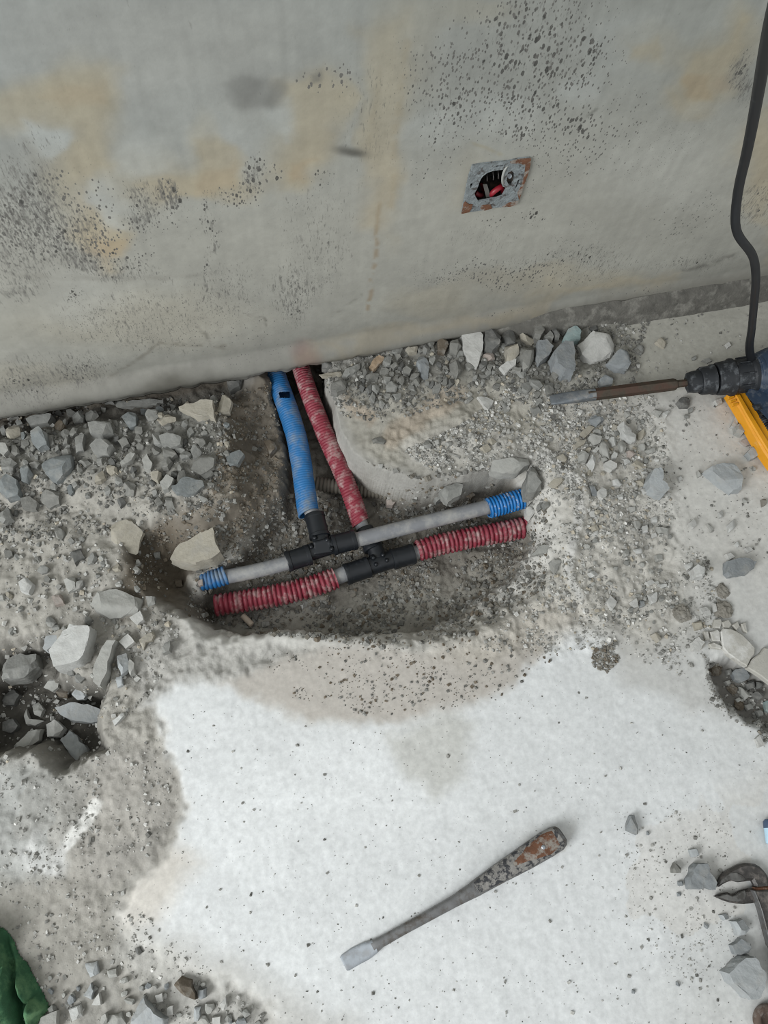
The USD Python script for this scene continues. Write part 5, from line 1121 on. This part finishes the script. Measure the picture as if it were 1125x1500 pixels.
# ------------------------------------------------------------------ socket box in the wall
sb = wall_at(725, 268)
box = thing('socket_box', 'rusty recessed metal socket box without its cover in the stained wall', 'electrical box', sb)
GALV = plain('plastered_zinc', (.20, .222, .228), .8, .35, 150, .1, bump=.8, second=(.075, .07, .066), second_scale=120, second_at=(.52, .62))
W2 = lambda pts: [tuple(wall_at(655 + x / 8.036, 210 + y / 8.033)[[0, 2]]) for x, y in pts]
def wplate(outer, holes, y0, y1):
    pol = Polygon(outer, holes).buffer(0); t_ = trimesh.creation.extrude_polygon(pol, abs(y1 - y0), engine='earcut')
    v = np.array(t_.vertices); v = np.column_stack([v[:, 0], max(y0, y1) - v[:, 2], v[:, 1]]); return (v, t_.faces)
out = W2([(290, 240), (450, 215), (560, 205), (720, 190), (840, 160), (975, 150), (960, 260), (930, 350), (890, 460), (860, 560), (815, 690), (700, 720), (560, 735), (400, 765), (265, 785), (165, 795), (185, 680), (205, 580), (225, 470), (250, 360)])
h1 = W2([(385, 400), (420, 355), (470, 320), (540, 298), (600, 290), (662, 288), (650, 360), (638, 470), (690, 510), (640, 600), (580, 622), (520, 632), (430, 650), (360, 662), (335, 620), (312, 570), (350, 500)])
h2 = W2([(705, 325), (750, 300), (785, 330), (780, 420), (750, 470), (715, 462), (690, 415)])
slots = [W2([(265, 450), (290, 440), (292, 480), (265, 505)]), W2([(570, 240), (650, 228), (650, 242), (572, 256)]), W2([(825, 410), (855, 400), (810, 500), (785, 515)])]
obj('frame', wplate(out, [h1, h2] + slots, -.0035, -.0005), GALV, box, smooth=20)
rimo = Polygon(out); 
for px in ([(730, 188), (840, 158), (978, 148), (962, 262), (935, 350), (890, 470), (868, 545), (838, 640), (815, 560), (860, 480), (885, 400), (905, 300), (910, 235), (850, 205), (735, 205)], [(160, 800), (185, 680), (205, 655), (250, 690), (290, 690), (275, 740), (250, 780)], [(380, 745), (400, 700), (500, 690), (520, 735), (430, 762)], [(640, 720), (720, 670), (830, 645), (815, 692), (730, 715)]):
    obj('rust_patch', wplate(W2(px), [], -.0045, -.0030), RUST, box, smooth=20)
bx0, bx1, bz0, bz1 = OUTLET['x0'], OUTLET['x1'], OUTLET['z0'], OUTLET['z1']
def wallbox(x0, x1, y0, y1, z0, z1): return trimesh.creation.box(bounds=[[min(x0, x1), min(y0, y1), min(z0, z1)], [max(x0, x1), max(y0, y1), max(z0, z1)]])
t_ = .0015
obj('back_box', cat(wallbox(bx0, bx1, .045, .047, bz0, bz1), wallbox(bx0 - .0005, bx0 + t_, 0.001, .046, bz0, bz1), wallbox(bx1 - t_, bx1 + .0005, 0.001, .046, bz0, bz1), wallbox(bx0, bx1, 0.001, .046, bz0 - .0005, bz0 + t_), wallbox(bx0, bx1, 0.001, .046, bz1 - t_, bz1 + .0005)), plain('box_inside', (.045, .045, .04), .8, .3, 80, second=(.16, .12, .09), second_scale=60), box)
wp = lambda x, y, dep: wall_at(655 + x / 8.036, 210 + y / 8.033, dep)
REDP = plain('red_wire', (.24, .012, .022), .45, .15, 60); WHITEP = plain('white_wire', (.30, .305, .285), .55, .12, 60)
obj('ring_bridge', sweep(spline([wp(735, 240, -.001), wp(690, 290, -.003), wp(660, 360, -.004), wp(650, 440, -.003), wp(668, 500, -.001)], 20)[0], .0016, 10), WHITEP, box, smooth=50, label='pale curved bridge of the box ring')
obj('wire', sweep(spline([wp(520, 600, .006), wp(560, 560, .004), wp(620, 520, .006), wp(660, 545, .012), wp(640, 480, .03)], 24)[0], .0036, 12), REDP, box, smooth=50, label='red wire')
obj('wire', sweep(spline([wp(330, 580, .010), wp(380, 610, .010), wp(420, 580, .02), wp(400, 480, .035)], 20)[0], .0034, 12), plain('dark_red_wire', (.14, .012, .016), .5, .15, 60), box, smooth=50, label='dark red wire')
obj('terminal', loft([np.array([wp(x, y, dd) for x, y in ((420, 480), (470, 480), (515, 635), (460, 640))]) for dd in (.004, .012)]), plain('terminal_grey', (.11, .105, .095), .6, .15, 60), box, smooth=20, label='grey strap in the box')
for x, y in ((465, 380), (540, 365), (600, 350)): obj('wire_end', sweep(spline([wp(x, y - 30, .012), wp(x + 4, y + 10, .008), wp(x - 6, y + 40, .02)], 10)[0], .0009, 8), OLDIRON, box, smooth=50)
obj('screw', lathe(wp(735, 385, .012), wp(735, 385, -.003), [(0, .0022), (.012, .0022), (.0122, .0034), (.0145, .003)], 14), STEEL2, box, smooth=40)

# ------------------------------------------------------------------ green cloth in the bottom left corner
gr = [(-110, 1340), (-60, 1335), (2, 1362), (14, 1378), (22, 1398), (34, 1412), (46, 1432), (58, 1456), (70, 1480), (52, 1500), (38, 1540), (20, 1620), (-110, 1620)]
cg = on_ground(20, 1450); cloth_pol = Polygon([at(u, v, .01)[:2] for u, v in gr])
cx0, cy0, cx1, cy1 = cloth_pol.bounds; gx_, gy_ = np.arange(cx0, cx1, .0016), np.arange(cy0, cy1, .0016); cxx, cyy = np.meshgrid(gx_, gy_)
inn = shapely.contains_xy(cloth_pol, cxx, cyy); dd = shapely.distance(shapely.points(cxx, cyy), cloth_pol.boundary)
pc_ = np.stack([cxx, cyy, cyy * 0], -1); pu, pv = project(pc_)
folds = np.abs(np.sin((pu * .9 + pv * .34) / 17 + 3 * (fbm(pc_ * 14, 3, 2) - .5))) ** .7
cz_ = gh(cxx.ravel(), cyy.ravel()).reshape(cxx.shape) + .002 + .046 * smooth(0, .018, dd) * (.25 + .75 * folds) + .012 * (fbm(pc_ * 30, 3, 5) - .4) * smooth(0, .02, dd)
crease = shapely.distance(shapely.points(pu, pv), LineString([(4, 1370), (24, 1425), (33, 1470), (38, 1500), (44, 1600)])); cz_ = cz_ - .034 * np.exp(-(crease / 5.5) ** 2) * smooth(0, .02, dd)
cz_ = np.maximum(cz_, gh(cxx.ravel(), cyy.ravel()).reshape(cxx.shape) + .002)
ci = np.full(cxx.shape, -1); ci[inn] = np.arange(inn.sum()); v1 = np.stack([cxx, cyy, cz_], -1)[inn]
q_ = np.stack([ci[:-1, :-1], ci[:-1, 1:], ci[1:, 1:], ci[1:, :-1]], -1).reshape(-1, 4); q_ = q_[(q_ >= 0).all(1)]; f1 = np.vstack([q_[:, [0, 1, 2]], q_[:, [0, 2, 3]]])
tm = trimesh.Trimesh(v1, f1, process=False); v0 = v1 - [0, 0, .0015]; be = tm.edges[trimesh.grouping.group_rows(tm.edges_sorted, require_count=1)]; nv = len(v1)
cm = (np.vstack([v1, v0]), np.vstack([f1, f1[:, ::-1] + nv, np.column_stack([be[:, 1], be[:, 0], be[:, 0] + nv]), np.column_stack([be[:, 1], be[:, 0] + nv, be[:, 1] + nv])]))
tag(obj('green_cloth', cm, plain('green_cloth_fabric', (.028, .105, .047), .85, .3, 60, bump=.3, bump_scale=600, second=(.12, .235, .11), second_scale=30, second_at=(.48, .7)), smooth=60, loc=cg), 'crumpled green cloth in the bottom left corner', 'cloth')
